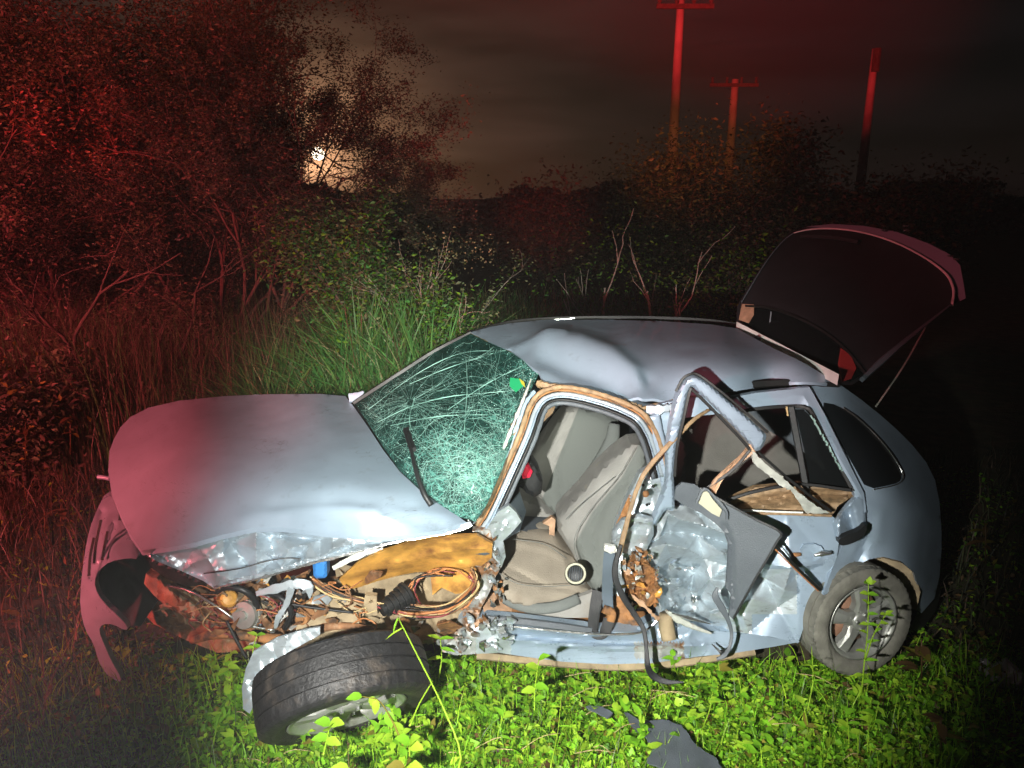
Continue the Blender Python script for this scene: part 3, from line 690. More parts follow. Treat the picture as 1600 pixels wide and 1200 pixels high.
tube('drive_shaft', [(480, 985, 2.95), (530, 978, 2.93), (590, 985, 2.92), (640, 998, 2.92)], [.026, .016, .015, .024], M['mud'], car)
coil = [(612 + 17 * math.cos(t) - t * .9, 925 + 3 * t - 5 * math.sin(t), 3.04 + .04 * math.sin(t)) for t in np.linspace(0, 22, 60)]
# painted fender strips draped over the engine bay
strip('torn_fender_strip', [(400, 928, 2.86), (430, 920, 2.85), (465, 912, 2.85), (482, 918, 2.85), (484, 935, 2.85)], [.02, .035, .045, .04, .008], .006, M['crush'], car, wob=.12)
strip('torn_fender_strip', [(455, 920, 2.84), (447, 945, 2.84), (435, 965, 2.83), (430, 982, 2.83)], [.03, .02, .03, .01], .006, M['crush'], car, wob=.15)
strip('torn_fender_strip', [(520, 888, 2.87), (560, 868, 2.87), (598, 857, 2.87)], [.018, .026, .012], .006, M['palemetal'], car, wob=.2)
# blue reservoir, bellows, rods, looms
patch('blue_reservoir_cap', [(488, 877), (511, 873), (511, 900), (508, 903), (494, 904), (490, 899)], [(488, 877, 2.86), (511, 873, 2.86), (500, 903, 2.86)], M['blue'], car, step=4, thick=.05, puff=(6, .012))
def bellows():
    c0, c1 = P(637, 930, 2.98), P(612, 945, 2.93); ax = (c1 - c0); geos = []
    for i in range(5):
        p = c0 + ax * i / 3.2; n = ax / np.linalg.norm(ax); geos.append(tube_geo(np.array([p, p + n * .012]), .062 - .006 * i, 20))
        geos.append(tube_geo(np.array([p + n * .012, p + n * .03]), .050 - .006 * i, 20))
    v, f = merge(geos); mesh_obj('steering_bellows', v, f, M['black'], car, smooth=False)
bellows()
wm = [M['copper'], M['wire_red'], M['black'], M['wire_tan'], M['copper'], M['mud']]
loom = [(487, 905), (520, 925), (560, 937), (600, 947), (640, 953), (690, 952), (725, 935), (744, 910), (738, 893)]
for i in range(14):
    rr = random.Random(i); dx, dy = rr.uniform(-8, 8), rr.uniform(-8, 9)
    pts = [(a + dx * .4 + rr.uniform(-4, 4), b + dy * (.35 + .9 * (a > 600)) + rr.uniform(-3, 3), 2.93 + rr.uniform(-.03, .03)) for a, b in loom]
    tube('wire', pts, rr.uniform(.0025, .006), rr.choice(wm), car, n=50, sides=5)
for i in range(9):
    rr = random.Random(40 + i)
    a = rr.uniform(0, 2); pts = [(690 + 55 * math.cos(t + a) * rr.uniform(.7, 1.05), 925 + 36 * math.sin(t + a) * rr.uniform(.7, 1.05), 2.98 + rr.uniform(-.03, .03)) for t in np.linspace(0, 4, 7)]
    tube('wire', pts, rr.uniform(.002, .005), rr.choice(wm), car, n=40, sides=5)
for i in range(26):
    rr = random.Random(80 + i); px, py = rr.uniform(270, 560), rr.uniform(915, 985); pts = [(px, py, 2.93)]
    for k in range(4): px += rr.uniform(-16, 34); py += rr.uniform(-18, 18); pts.append((px, min(py, 1000), 2.92 + rr.uniform(-.03, .03)))
    tube('wire', pts, rr.uniform(.0015, .004), rr.choice(wm), car, n=26, sides=5)
tube('control_rod', [(440, 942, 2.9), (500, 951, 2.9), (552, 957, 2.9)], .006, M['black'], car)
tube('control_rod', [(354, 970, 2.9), (372, 1005, 2.88), (386, 1030, 2.87)], .007, M['black'], car)
patch('bracket', [(570, 930), (588, 932), (590, 962), (575, 962), (568, 945)], [(570, 930, 2.9), (588, 932, 2.9), (575, 962, 2.9)], M['dust'], car, step=5, thick=.03, disp=[crumple(12, .01, 9)])
patch('side_repeater', [(736, 854), (760, 855), (765, 866), (757, 868), (735, 865)], [(736, 854, 2.95), (765, 866, 2.95), (757, 868, 2.95)], M['grey'], car, step=4, thick=.02, puff=(5, .01))

# ---- windscreen
ws_out = [(556, 632), (620, 588), (680, 550), (735, 521), (760, 533), (798, 550), (842, 580), (828, 608), (815, 640), (800, 685), (782, 735), (760, 785), (742, 814), (715, 806), (690, 790),
          (655, 763), (625, 735), (602, 703), (578, 666)]
ws_c = [ZY(548, 626, 1.02), ZY(735, 521, 1.39), ZY(842, 580, 1.335), ZY(742, 814, .86), ZY(602, 703, .99), ZY(655, 763, .945), ZY(690, 660, 1.20), ZY(640, 575, 1.20), (800, 685, 3.08)]
wsf = rbf(ws_c)
def craze(X):
    d = seg_dist(X, [(842, 590), (805, 680), (775, 750), (742, 812)])
    low = np.clip((X[:, 1] - 600) / 130, 0, 1) * np.clip(1.15 - seg_dist(X, [(580, 650), (650, 760), (742, 812)]) / 130, 0, 1)
    mid = .2 * np.exp(-((X[:, 0] - 700) ** 2 + (X[:, 1] - 640) ** 2) / 9000)
    return np.clip(np.exp(-(d / 45) ** 2) * .9 + .42 * low + mid + .05, 0, 1)
wsd = [crumple(55, .022, 61), ridge([(735, 560), (728, 640), (725, 690)], 5, -.012), ridge([(600, 640), (700, 618), (800, 612)], 5, -.014)]
patch('windscreen', ws_out, ws_c, M['windscreen'], car, step=8, thick=.006, back=(.6, .3, -.7), disp=wsd, attr=('craze', craze), label='shattered green tinted windscreen')
wscar = car.children[-1] if car.children else car
def ws_pt(px, py, lift=.008):
    q = np.array([[px, py]]); Y = wsf(q)[0]
    return (px, py, Y - lift - .012)
def cracks():
    r = random.Random(12); geos = []; gl = []
    foci = [(795, 700, 1.0), (640, 620, .8), (775, 760, .9), (705, 740, .8), (812, 640, .8), (600, 660, .6)]
    o = np.array(ws_out)
    for fx, fy, s in foci:
        for k in range(60):
            a = r.uniform(0, 2 * math.pi); ln = r.uniform(20, 150) * s; st = r.uniform(0, 40); x = fx + st * math.cos(a) * 1.2; y = fy + st * math.sin(a); pts = []
            for t in range(7):
                if not inside(np.array([[x, y]]), o)[0]: break
                pts.append(P(*ws_pt(x, y))); a += r.gauss(0, .42); x += math.cos(a) * ln / 6; y += math.sin(a) * ln / 6 * .8
            if len(pts) > 2: geos.append(strip_geo(np.array(pts), r.uniform(.0003, .0011), .001))
    # long sweeping cracks and arcs
    for k in range(90):
        x0 = r.uniform(570, 820); y0 = r.uniform(540, 800); a = r.choice([-.35, -.5, -.2, -.9, 1.5, -1.1]) + r.gauss(0, .2); ln = r.uniform(30, 170); pts = []
        for t in range(10):
            if not inside(np.array([[x0, y0]]), o)[0]: break
            pts.append(P(*ws_pt(x0, y0))); a += r.gauss(.02, .34); x0 += math.cos(a) * ln / 9; y0 += math.sin(a) * ln / 9
        if len(pts) > 2: geos.append(strip_geo(np.array(pts), r.uniform(.0003, .0011), .001))
    for fx, fy, n_, R0 in ((640, 628, 8, 95), (786, 722, 9, 90), (712, 742, 7, 80)):
        for k in range(n_):
            for seg in range(4):
                R_ = R0 * (k + 1) / n_ * r.uniform(.9, 1.1); a0 = r.uniform(0, 6.28); pts = []
                for t in range(9):
                    a = a0 + t * r.uniform(.08, .14); rr_ = R_ * r.uniform(.95, 1.05); x = fx + rr_ * math.cos(a) * 1.15; y = fy + rr_ * math.sin(a) * .85
                    if not inside(np.array([[x, y]]), o)[0]: break
                    pts.append(P(*ws_pt(x, y)))
                if len(pts) > 2: geos.append(strip_geo(np.array(pts), r.uniform(.0005, .0012), .001))
        for k in range(34):
            a = k * 2 * math.pi / 34 + r.gauss(0, .08); L_ = R0 * r.uniform(.7, 1.7); pts = []
            for t in range(8):
                q = 6 + L_ * t / 7; x = fx + q * math.cos(a) * 1.15; y = fy + q * math.sin(a) * .85; a += r.gauss(0, .035)
                if not inside(np.array([[x, y]]), o)[0]: break
                pts.append(P(*ws_pt(x, y)))
            if len(pts) > 2: geos.append(strip_geo(np.array(pts), [r.uniform(.0007, .0011), .0003], .001))
    for path in ([(590, 660), (640, 636), (700, 620), (760, 614), (808, 610)], [(728, 560), (730, 600), (727, 650), (724, 690)], [(640, 600), (700, 575), (770, 552)], [(700, 640), (760, 600), (815, 572)],
                 [(575, 640), (650, 585), (720, 552), (790, 548)], [(610, 665), (690, 650), (780, 648)], [(648, 620), (640, 660), (660, 700)]):
        geos.append(strip_geo(cr([P(*ws_pt(*q)) for q in path], 14), .0026, .001, wob=.5))
    v, f = merge(geos); a = mesh_obj('crack_line', v, f, M['crack'], car, smooth=False); a['kind'] = 'stuff'
    rr = np.random.default_rng(5); pt = rr.uniform((556, 521), (842, 815), (15000, 2)); pt = pt[inside(pt, o)]; pt = pt[rr.random(len(pt)) < craze(pt) ** 1.6 * .75 + .02]
    Y = wsf(pt) - .022; W = np.array([P(p[0], p[1], y) for p, y in zip(pt, Y)])
    V, Fq = leaves(W, rr.uniform(.002, .006, len(W)) , .2, .7, rr)
    g = fast_mesh('glass_crumb', V, Fq, [M['glint'], M['crack']], car, midx=np.tile(rr.integers(0, 2, len(W)), 2)); g['kind'] = 'stuff'
cracks()
tube('wiper', [ws_pt(637, 676, .04), ws_pt(642, 700, .05), ws_pt(650, 735, .06), ws_pt(662, 770, .06), ws_pt(674, 790, .04)], [.004, .006, .009, .012, .012], M['black'], car)
strip('wiper_blade', [ws_pt(634, 668, .04), ws_pt(644, 700, .05)], .03, .02, M['black'], car)
patch('cowl', [(543, 622), (556, 632), (578, 666), (602, 703), (625, 735), (655, 763), (690, 790), (715, 806), (742, 814), (735, 822), (700, 801), (660, 774), (618, 735), (590, 695), (565, 655)],
      [(a, b, c + .03) for a, b, c in (ZY(543, 622, .99), ZY(602, 703, .95), ZY(655, 763, .92), ZY(742, 814, .83), ZY(735, 822, .80), ZY(618, 735, .93))], M['black'], car, step=5, thick=.04)
strip('cowl_corner', [(545, 622, 4.1), (556, 620, 4.1), (568, 612, 4.1)], [.05, .05, .01], .01, M['paint'], car)
strip('far_a_pillar', [ZY(552, 630, 1.02), ZY(620, 586, 1.17), ZY(680, 548, 1.29), ZY(736, 520, 1.39)], .022, .05, M['black'], car)
strip('windscreen_header', [ZY(735, 522, 1.385), ZY(760, 534, 1.375), ZY(798, 551, 1.36), ZY(842, 581, 1.33)], .012, .02, M['seal'], car, wob=.3)
patch('header_shade_band', [(790, 552), (842, 582), (830, 606), (812, 600), (792, 586), (782, 570)], [(a, b, wsf(np.array([[a, b]]))[0] + .05) for a, b in ((790, 552), (842, 582), (830, 606), (792, 586))], M['black'], car, step=7, thick=.01)
patch('green_sticker', [(797, 590), (812, 592), (818, 603), (806, 613), (796, 603)], [(a, b, wsf(np.array([[a, b]]))[0] - .03) for a, b in ((797, 590), (812, 592), (806, 613))], M['green'], car, step=5, thick=.003)
patch('yellow_sticker', [(811, 591), (819, 597), (821, 606), (815, 600)], [(a, b, wsf(np.array([[a, b]]))[0] - .033) for a, b in ((811, 591), (821, 606), (815, 600))], M['yellow'], car, step=5, thick=.003)
# dashboard and things behind the windscreen
patch('dashboard', [(600, 690), (680, 640), (780, 650), (800, 700), (770, 790), (735, 812), (690, 790), (650, 755)], [(600, 690, 3.75), (680, 640, 4.0), (780, 650, 3.5), (735, 812, 3.12), (650, 755, 3.4)],
      M['grey_blue'], car, step=14, thick=.1, disp=[crumple(60, .05, 71)])
patch('dashboard_paper', [(655, 690), (705, 680), (725, 715), (700, 740), (665, 730)], [(655, 690, 3.5), (705, 680, 3.5), (700, 740, 3.3)], M['yellow'], car, step=10, thick=.004, disp=[crumple(25, .02, 72)])

# ---- roof with the big fold
roof_out = [(735, 521), (765, 512), (800, 506), (840, 502), (880, 500), (960, 499), (1040, 501), (1110, 506), (1152, 513), (1200, 540), (1260, 572), (1312, 601), (1260, 598), (1200, 601), (1130, 610),
            (1050, 627), (1002, 638), (990, 634), (955, 624), (920, 614), (880, 607), (850, 600), (842, 582), (798, 550), (760, 533)]
rc = []
for row, z in (([(735, 521), (800, 506), (880, 500), (960, 499), (1040, 501), (1110, 506), (1152, 513)], (1.385, 1.40, 1.41, 1.415, 1.42, 1.42, 1.41)),
               ([(775, 538), (830, 524), (900, 517), (980, 516), (1060, 519), (1130, 526), (1190, 536)], (1.375, 1.40, 1.415, 1.42, 1.42, 1.42, 1.405)),
               ([(800, 551), (850, 541), (910, 538), (990, 540), (1070, 543), (1150, 550), (1235, 562)], (1.36, 1.385, 1.395, 1.40, 1.405, 1.405, 1.39)),
               ([(822, 567), (860, 563), (920, 561), (990, 567), (1080, 572), (1170, 577), (1275, 583)], (1.35, 1.355, 1.36, 1.36, 1.375, 1.37, 1.35)),
               ([(842, 582), (850, 600), (900, 609), (955, 623), (1002, 637), (1080, 620), (1200, 601), (1312, 601)], (1.335, 1.30, 1.285, 1.25, 1.225, 1.265, 1.295, 1.29))):
    rc += [ZY(a, b, zz) for (a, b), zz in zip(row, z)]
patch('roof', roof_out, rc, M['paint_clean'], car, step=6, thick=.012, back=(0, 0, -1),
      zdisp=[ridge([(860, 540), (905, 547), (950, 566), (985, 597), (1003, 632)], 26, .06), ridge([(850, 562), (900, 578), (950, 598), (985, 622)], 13, -.03),
             crumple(90, .010, 7), crumple(30, .010, 8, mask=lambda X: np.exp(-(seg_dist(X, [(850, 590), (940, 612), (1003, 630)]) / 16) ** 2)), ridge([(1012, 600), (1008, 634)], 12, -.02), ridge([(798, 548), (820, 541), (850, 535), (880, 534)], 6, .014), ridge([(1060, 545), (1100, 548)], 8, -.003)])
strip('roof_drip_rail', [(838, 598, 3.26), (852, 602, 3.24), (900, 611, 3.21), (955, 624, 3.17), (990, 634, 3.15), (1001, 638, 3.14)], .030, .03, M['seal'], car, wob=.15, seed=4)
strip('roof_drip_rail', [(1001, 639, 3.14), (1040, 631, 3.16), (1080, 623, 3.18), (1130, 611, 3.2)], .022, .03, M['seal'], car, wob=.15, seed=5)
strip('roof_side_seal', [(1125, 611, 3.2), (1160, 603, 3.22), (1200, 599, 3.24), (1250, 598, 3.25), (1312, 602, 3.27)], [.012, .035, .035, .03, .02], .04, M['seam'], car)
strip('roof_far_rail', [(735, 519, 4.2), (800, 503, 4.36), (880, 497, 4.45), (1000, 496, 4.45), (1100, 500, 4.42), (1150, 507, 4.4)], .022, .04, M['seam'], car)
strip('roof_far_trim', [(862, 500, 4.44), (898, 497.5, 4.44)], .006, .01, M['chrome'], car)

# ---- front door aperture
ring = [(752, 826), (768, 800), (800, 730), (822, 680), (836, 640), (850, 622), (872, 615), (900, 617), (940, 627), (975, 640), (1000, 655), (1016, 680), (1026, 710), (1036, 745)]
ringY = [3.0, 3.0, 3.05, 3.1, 3.16, 3.18, 3.19, 3.18, 3.16, 3.13, 3.10, 3.10, 3.10, 3.10]
def offs(pts, d):
    p = np.array(pts, float); T = np.gradient(p, axis=0); T /= np.linalg.norm(T, axis=1)[:, None]; nn = np.c_[-T[:, 1], T[:, 0]]
    return p + nn * d
for d, wd, dy, mk, nm in ((1, .018, 0, 'crush_soft', 'door_aperture_frame'), (10, .012, .008, 'seam', 'door_aperture_seal'), (-10, .020, -.005, 'seal', 'drip_channel'), (-5, .008, .004, 'rust', 'door_aperture_flange'),
                          (5.5, .007, -.012, 'paint', 'frame_bead'), (15, .020, .03, 'grey', 'aperture_trim')):
    o = offs(ring, d); strip(nm, [(a, b, y + dy) for (a, b), y in zip(o, ringY)], wd, .03, M[mk], car, wob=.08, seed=int(d * 2 + 40), smooth=True)
o = offs(ring[:6], -18)
strip('a_pillar', [(a, b, y) for (a, b), y in zip(o, [2.97, 2.99, 3.04, 3.1, 3.16, 3.2])], [.035, .035, .03, .025, .022, .02], .05, M['paint'], car, wob=.12, seed=8)
strip('a_pillar_edge', [(732, 815, 2.93), (752, 780, 2.96), (778, 722, 3.0), (800, 668, 3.06), (820, 618, 3.14), (830, 592, 3.22)], [.02, .012, .014, .012, .012, .01], .03, M['palemetal'], car, wob=.3, seed=9)
for i in range(26):
    rr = random.Random(700 + i); t = rr.random(); px = 742 + 75 * t ** .9 + rr.uniform(-8, 6); py = 815 - 180 * t
    shard('torn_sealant', px, py, 2.97 + .16 * t, rr.uniform(4, 10), rr.choice([M['seal'], M['rust'], M['seal'], M['palemetal'], M['peach']]), 700 + i, .5, rr.uniform(-1.6, -.6))
patch('a_pillar_base', [(760, 826), (778, 800), (795, 790), (806, 800), (815, 815), (800, 832), (786, 845), (790, 870), (784, 885), (770, 870), (766, 850)],
      [(760, 826, 2.98), (806, 800, 3.0), (786, 845, 3.0), (784, 885, 3.0)], M['crush'], car, step=4, thick=.03, disp=[crumple(14, .02, 81, (1.6, .8))])
patch('hinge_pillar', [(738, 830), (765, 828), (772, 850), (784, 885), (775, 900), (765, 925), (752, 950), (745, 975), (724, 970), (722, 950), (748, 930), (752, 900), (742, 885), (760, 870), (766, 850)],
      [(738, 830, 2.98), (784, 885, 3.0), (765, 925, 3.0), (724, 970, 2.98), (752, 900, 3.02)], M['crush_rust'], car, step=4, thick=.05, disp=[crumple(14, .035, 82)])
for i in range(30):
    rr = random.Random(800 + i); t = rr.random(); px = 752 + 20 * math.sin(t * 3) + rr.uniform(-14, 14); py = 830 + 160 * t
    shard('torn_metal', px, py, 2.97, rr.uniform(4, 11), rr.choice([M['crush'], M['chrome'], M['rust'], M['crush_rust'], M['peach']]), 800 + i, rr.uniform(.35, .8), rr.uniform(-1.5, 1.5))
# far side and shell of the body
def wbox(name, c, sx, sy, sz, m, **k):
    v, f = box_geo(c, sx, sy, sz); o = mesh_obj(name, v, f, m, car, smooth=False)
    b = o.modifiers.new('bevel', 'BEVEL'); b.width = .02; b.segments = 2; return o
wbox('floor_pan', (.35, 3.85, .16), 2.6, 1.3, .05, M['dark'])
wbox('firewall', (-.42, 3.85, .55), .06, 1.15, .75, M['dark'])
wbox('far_body_side', (.25, 4.45, .55), 3.4, .05, .7, M['paint'])
wbox('far_front_fender', (-1.35, 4.35, .62), .9, .05, .45, M['paint'])
patch('far_door_trim', [(790, 600), (1200, 600), (1330, 640), (1330, 800), (1000, 830), (800, 850)], [(790, 600, 4.36), (1200, 600, 4.38), (1330, 800, 4.3), (800, 850, 4.3)], M['grey_blue'], car, step=30, thick=.04)
patch('far_door_window', [(838, 640), (990, 640), (1000, 690), (880, 700), (838, 705)], [(838, 640, 4.32), (990, 640, 4.32), (838, 705, 4.32)], M['glass_dark'], car, step=20, thick=.01)
strip('far_door_pillar', [(862, 640, 4.28), (852, 700, 4.28), (845, 740, 4.28)], .07, .04, M['black'], car)
patch('visor', [(845, 640), (868, 634), (864, 645), (840, 668)], [(845, 640, 3.5), (868, 634, 3.5), (840, 668, 3.5)], M['peach'], car, step=6, thick=.01)

# ---- seats
s1 = empty('passenger_seat', (0, 0, 0), None, None); s1.parent = car; s1.location = (0, 0, 0)
pass_ctrl = [(890, 637, 4.02), (965, 655, 4.0), (830, 715, 3.95), (955, 705, 3.9), (872, 803, 3.72), (900, 770, 3.78)]
patch('backrest', [(884, 640), (905, 634), (945, 642), (966, 655), (966, 680), (958, 705), (940, 732), (915, 765), (893, 790), (882, 806), (868, 806), (850, 790), (836, 765), (826, 735), (828, 714), (845, 690), (866, 660)],
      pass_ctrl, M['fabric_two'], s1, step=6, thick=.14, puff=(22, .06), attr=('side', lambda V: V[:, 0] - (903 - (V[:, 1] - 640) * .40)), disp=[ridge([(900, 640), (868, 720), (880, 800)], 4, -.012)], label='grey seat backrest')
strip('bolster', [(960, 662, 3.86), (955, 690, 3.83), (935, 725, 3.78), (905, 765, 3.7), (885, 795, 3.66)], [.06, .075, .07, .05, .03], .07, M['fabric_dark'], s1, smooth=True)
patch('seat_base', [(812, 772), (850, 790), (872, 810), (870, 826), (815, 822), (805, 800)], [(812, 772, 3.75), (872, 810, 3.7), (815, 822, 3.65)], M['fabric'], s1, step=6, thick=.1, puff=(10, .03))
s2 = empty('driver_seat', (0, 0, 0), None, None); s2.parent = car
for s in (s1, s2):
    for k in ('label', 'category'):
        if k in s: del s[k]
patch('backrest', [(972, 700), (985, 692), (1003, 690), (1012, 702), (1010, 735), (998, 762), (984, 790), (972, 815), (962, 845), (956, 880), (948, 915), (932, 928), (918, 912), (905, 885), (893, 862), (882, 845),
                   (871, 828), (870, 808), (882, 792), (905, 768), (930, 738), (955, 714)],
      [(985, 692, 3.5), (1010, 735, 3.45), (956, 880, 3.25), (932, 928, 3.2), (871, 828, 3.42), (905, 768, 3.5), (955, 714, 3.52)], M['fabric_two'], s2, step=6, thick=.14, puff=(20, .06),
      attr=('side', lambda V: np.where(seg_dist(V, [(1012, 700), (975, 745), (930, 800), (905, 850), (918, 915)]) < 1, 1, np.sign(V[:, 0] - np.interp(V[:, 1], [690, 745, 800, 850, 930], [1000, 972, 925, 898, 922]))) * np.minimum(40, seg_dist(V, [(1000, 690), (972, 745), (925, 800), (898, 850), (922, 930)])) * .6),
      disp=[ridge([(935, 890), (925, 830), (950, 780), (990, 740)], 5, -.012), ridge([(900, 870), (885, 830)], 6, -.008), ridge([(918, 900), (912, 860), (905, 830)], 5, .01)], label='grey fabric seat backrest leaning forward')
patch('cushion', [(782, 850), (790, 836), (815, 824), (845, 824), (870, 828), (885, 850), (900, 872), (915, 905), (925, 922), (920, 932), (890, 942), (860, 950), (830, 952), (800, 945), (778, 930), (768, 910), (770, 880)],
      [(790, 836, 3.45), (870, 828, 3.5), (925, 922, 3.25), (860, 950, 3.12), (768, 910, 3.12), (830, 900, 3.2)], M['fabric_soil'], s2, step=5, thick=.10, puff=(22, .07),
      disp=[ridge([(782, 880), (850, 915), (915, 925)], 4, -.01), ridge([(870, 830), (893, 880), (915, 915)], 5, -.014), ridge([(800, 845), (850, 856), (880, 870)], 6, .008)], label='dusty beige seat cushion')
strip('seat_edge', [(772, 905, 3.12), (790, 935, 3.1), (830, 950, 3.1), (870, 948, 3.1), (905, 935, 3.14)], .05, .05, M['fabric_dark'], s2, smooth=True)
patch('seat_skirt', [(775, 925), (800, 940), (870, 948), (900, 935), (926, 925), (925, 965), (860, 966), (815, 962), (800, 955), (790, 945)], [(775, 925, 3.16), (926, 925, 3.16), (860, 966, 3.12)], M['fabric'], s2, step=6, thick=.03, disp=[crumple(28, .02, 77)])
for pts in ([(992, 700, 3.42), (966, 745, 3.40), (920, 800, 3.34), (897, 848, 3.28), (915, 905, 3.15)], [(960, 745, 3.41), (905, 790, 3.37), (884, 812, 3.35)], [(1005, 745, 3.37), (980, 795, 3.3), (958, 860, 3.17), (942, 915, 3.1)]):
    strip('seam', pts, .003, .004, M['fabric_dark'], s2)
for pts in ([(775, 893, 3.1), (810, 912, 3.07), (860, 916, 3.07), (915, 912, 3.12)], [(800, 842, 3.36), (850, 850, 3.33), (885, 872, 3.24)]):
    strip('seam', pts, .003, .004, M['fabric_dark'], s2)
def dial():
    c = P(900, 897, 3.08); ax = np.array([-.15, -.8, .55]); ax /= np.linalg.norm(ax)
    v, f = tube_geo(np.array([c + ax * -.03, c, c + ax * .012, c + ax * .02]), [.045, .05, .05, .044], 28); o = mesh_obj('recliner_knob', v, f, M['black'], s2)
    e = np.cross(ax, [0, 0, 1]); e /= np.linalg.norm(e); g = np.cross(ax, e); a = np.linspace(0, 2 * math.pi, 29)
    v, f = tube_geo(c + ax * .024 + .041 * (np.cos(a)[:, None] * e + np.sin(a)[:, None] * g), .006, 6, cap=False); mesh_obj('knob_rim', v, f, M['beige'], o.parent)
    geos = [tube_geo(c + ax * .022 + np.array([e * x + g * -.03, e * x + g * .03]), .002, 5) for x in np.linspace(-.025, .025, 6)]
    v, f = merge(geos); mesh_obj('knob_grille', v, f, M['grey'], s2)
dial()
# rear seat and rear interior seen through the rear door window
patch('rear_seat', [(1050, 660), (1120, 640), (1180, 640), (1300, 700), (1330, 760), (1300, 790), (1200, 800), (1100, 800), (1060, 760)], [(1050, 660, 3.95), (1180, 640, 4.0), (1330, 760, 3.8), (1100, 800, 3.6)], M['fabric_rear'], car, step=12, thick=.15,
      puff=(14, .02), disp=[ridge([(1140, 640), (1240, 700), (1320, 760)], 5, -.03)], label='grey brown rear seat')
patch('parcel_shelf_side', [(1150, 625), (1250, 625), (1320, 740), (1270, 715), (1200, 672)], [(1150, 625, 3.9), (1320, 740, 3.7), (1250, 625, 3.9)], M['grey'], car, step=12, thick=.02)
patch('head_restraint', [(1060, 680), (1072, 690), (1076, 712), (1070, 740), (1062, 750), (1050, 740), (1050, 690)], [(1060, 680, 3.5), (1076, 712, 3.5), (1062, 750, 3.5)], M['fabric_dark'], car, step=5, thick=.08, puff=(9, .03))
# belt buckle pouch with red cap
patch('dark_bag', [(818, 722), (830, 715), (840, 730), (848, 752), (846, 770), (836, 777), (822, 770), (812, 756)], [(818, 722, 3.4), (848, 752, 3.4), (822, 770, 3.4)], M['black'], car, step=5, thick=.08, puff=(9, .03))
patch('red_buckle', [(819, 727), (826, 726), (832, 737), (828, 746), (817, 748), (814, 738)], [(819, 727, 3.34), (832, 737, 3.34), (817, 748, 3.34)], M['red'], car, step=4, thick=.03, puff=(5, .01), label='bright red plastic buckle')
patch('console', [(808, 812), (860, 815), (868, 830), (855, 838), (810, 828)], [(808, 812, 3.6), (868, 830, 3.55), (810, 828, 3.5)], M['grey'], car, step=6, thick=.05)
patch('handbrake_lever', [(848, 818), (862, 808), (868, 812), (866, 840), (858, 838), (858, 822)], [(848, 818, 3.48), (868, 812, 3.48), (858, 838, 3.48)], M['peach'], car, step=5, thick=.03)
patch('footwell', [(790, 798), (812, 770), (822, 800), (812, 830), (798, 838), (788, 845)], [(790, 798, 3.4), (822, 800, 3.5), (798, 838, 3.3)], M['paint'], car, step=6, thick=.02, disp=[crumple(20, .02, 85)])
patch('floor_carpet', [(752, 935), (775, 925), (800, 950), (830, 962), (925, 966), (1010, 960), (1012, 980), (925, 984), (850, 970), (790, 966), (757, 962)], [(752, 935, 3.1), (925, 966, 3.2), (1010, 980, 3.1), (790, 966, 3.05)], [M['rust'], M['peach']], car, step=5, thick=.03,
      disp=[crumple(25, .02, 86)], midx=lambda c: 1 if (c[0] < 800 and c[1] < 962) else 0)

# ---- sill
sill_out = [(716, 968), (735, 962), (760, 964), (800, 968), (860, 975), (930, 984), (990, 984), (1020, 968), (1050, 975), (1100, 985), (1170, 990), (1250, 1003), (1200, 1012), (1150, 1020), (1090, 1026), (1020, 1036),
            (950, 1038), (880, 1034), (820, 1026), (780, 1020), (740, 1022), (712, 1024), (690, 1018), (702, 1000)]
sc_ = [(716, 968, 2.98), (800, 968, 3.0), (930, 984, 3.02), (1050, 975, 3.08), (1250, 1003, 3.08), (1150, 1020, 3.02), (1020, 1036, 2.98), (880, 1034, 2.98), (780, 1020, 2.97), (690, 1018, 2.97)]
patch('sill', sill_out, sc_, [M['paint'], M['crush_rust'], M['crush']], car, step=5, thick=.06,
      disp=[ridge([(790, 978), (860, 985), (930, 992), (1010, 988)], 3.5, .022), ridge([(785, 990), (860, 998), (960, 1004), (1060, 1002)], 4, -.016), ridge([(790, 998), (860, 1006), (960, 1012), (1100, 1008)], 4, .012),
            crumple(22, .04, 91, mask=lambda X: np.clip((800 - X[:, 0]) / 30, 0, 1)), crumple(20, .03, 92, mask=lambda X: np.clip((X[:, 0] - 1000) / 30, 0, 1) * np.clip((1120 - X[:, 0]) / 30, 0, 1))],
      midx=lambda c: 1 if c[0] < 745 or (990 < c[0] < 1070 and 1003 < c[1] < 1030) else (2 if c[0] < 800 else 0))
strip('sill_underside', [(745, 1024, 2.99), (850, 1034, 2.99), (960, 1042, 2.99), (1060, 1036, 3.0), (1180, 1018, 3.04)], .035, .05, M['dust'], car)
strip('sill_tread', [(760, 967, 2.98), (800, 970, 2.98), (860, 977, 2.99), (925, 986, 3.0)], .03, .02, M['grey'], car)
strip('sill_edge', [(800, 979, 2.96), (870, 986, 2.965), (930, 991, 2.97), (985, 991, 2.98), (1010, 984, 3.0), (1030, 966, 3.02)], .009, .012, M['chrome'], car)
for i in range(34):
    rr = random.Random(900 + i); shard('torn_metal', rr.uniform(716, 800), rr.uniform(965, 1015), 2.93, rr.uniform(4, 11), rr.choice([M['crush'], M['chrome'], M['crush'], M['crush_rust']]), 900 + i, rr.uniform(.3, .8), rr.uniform(-.4, 1.2))

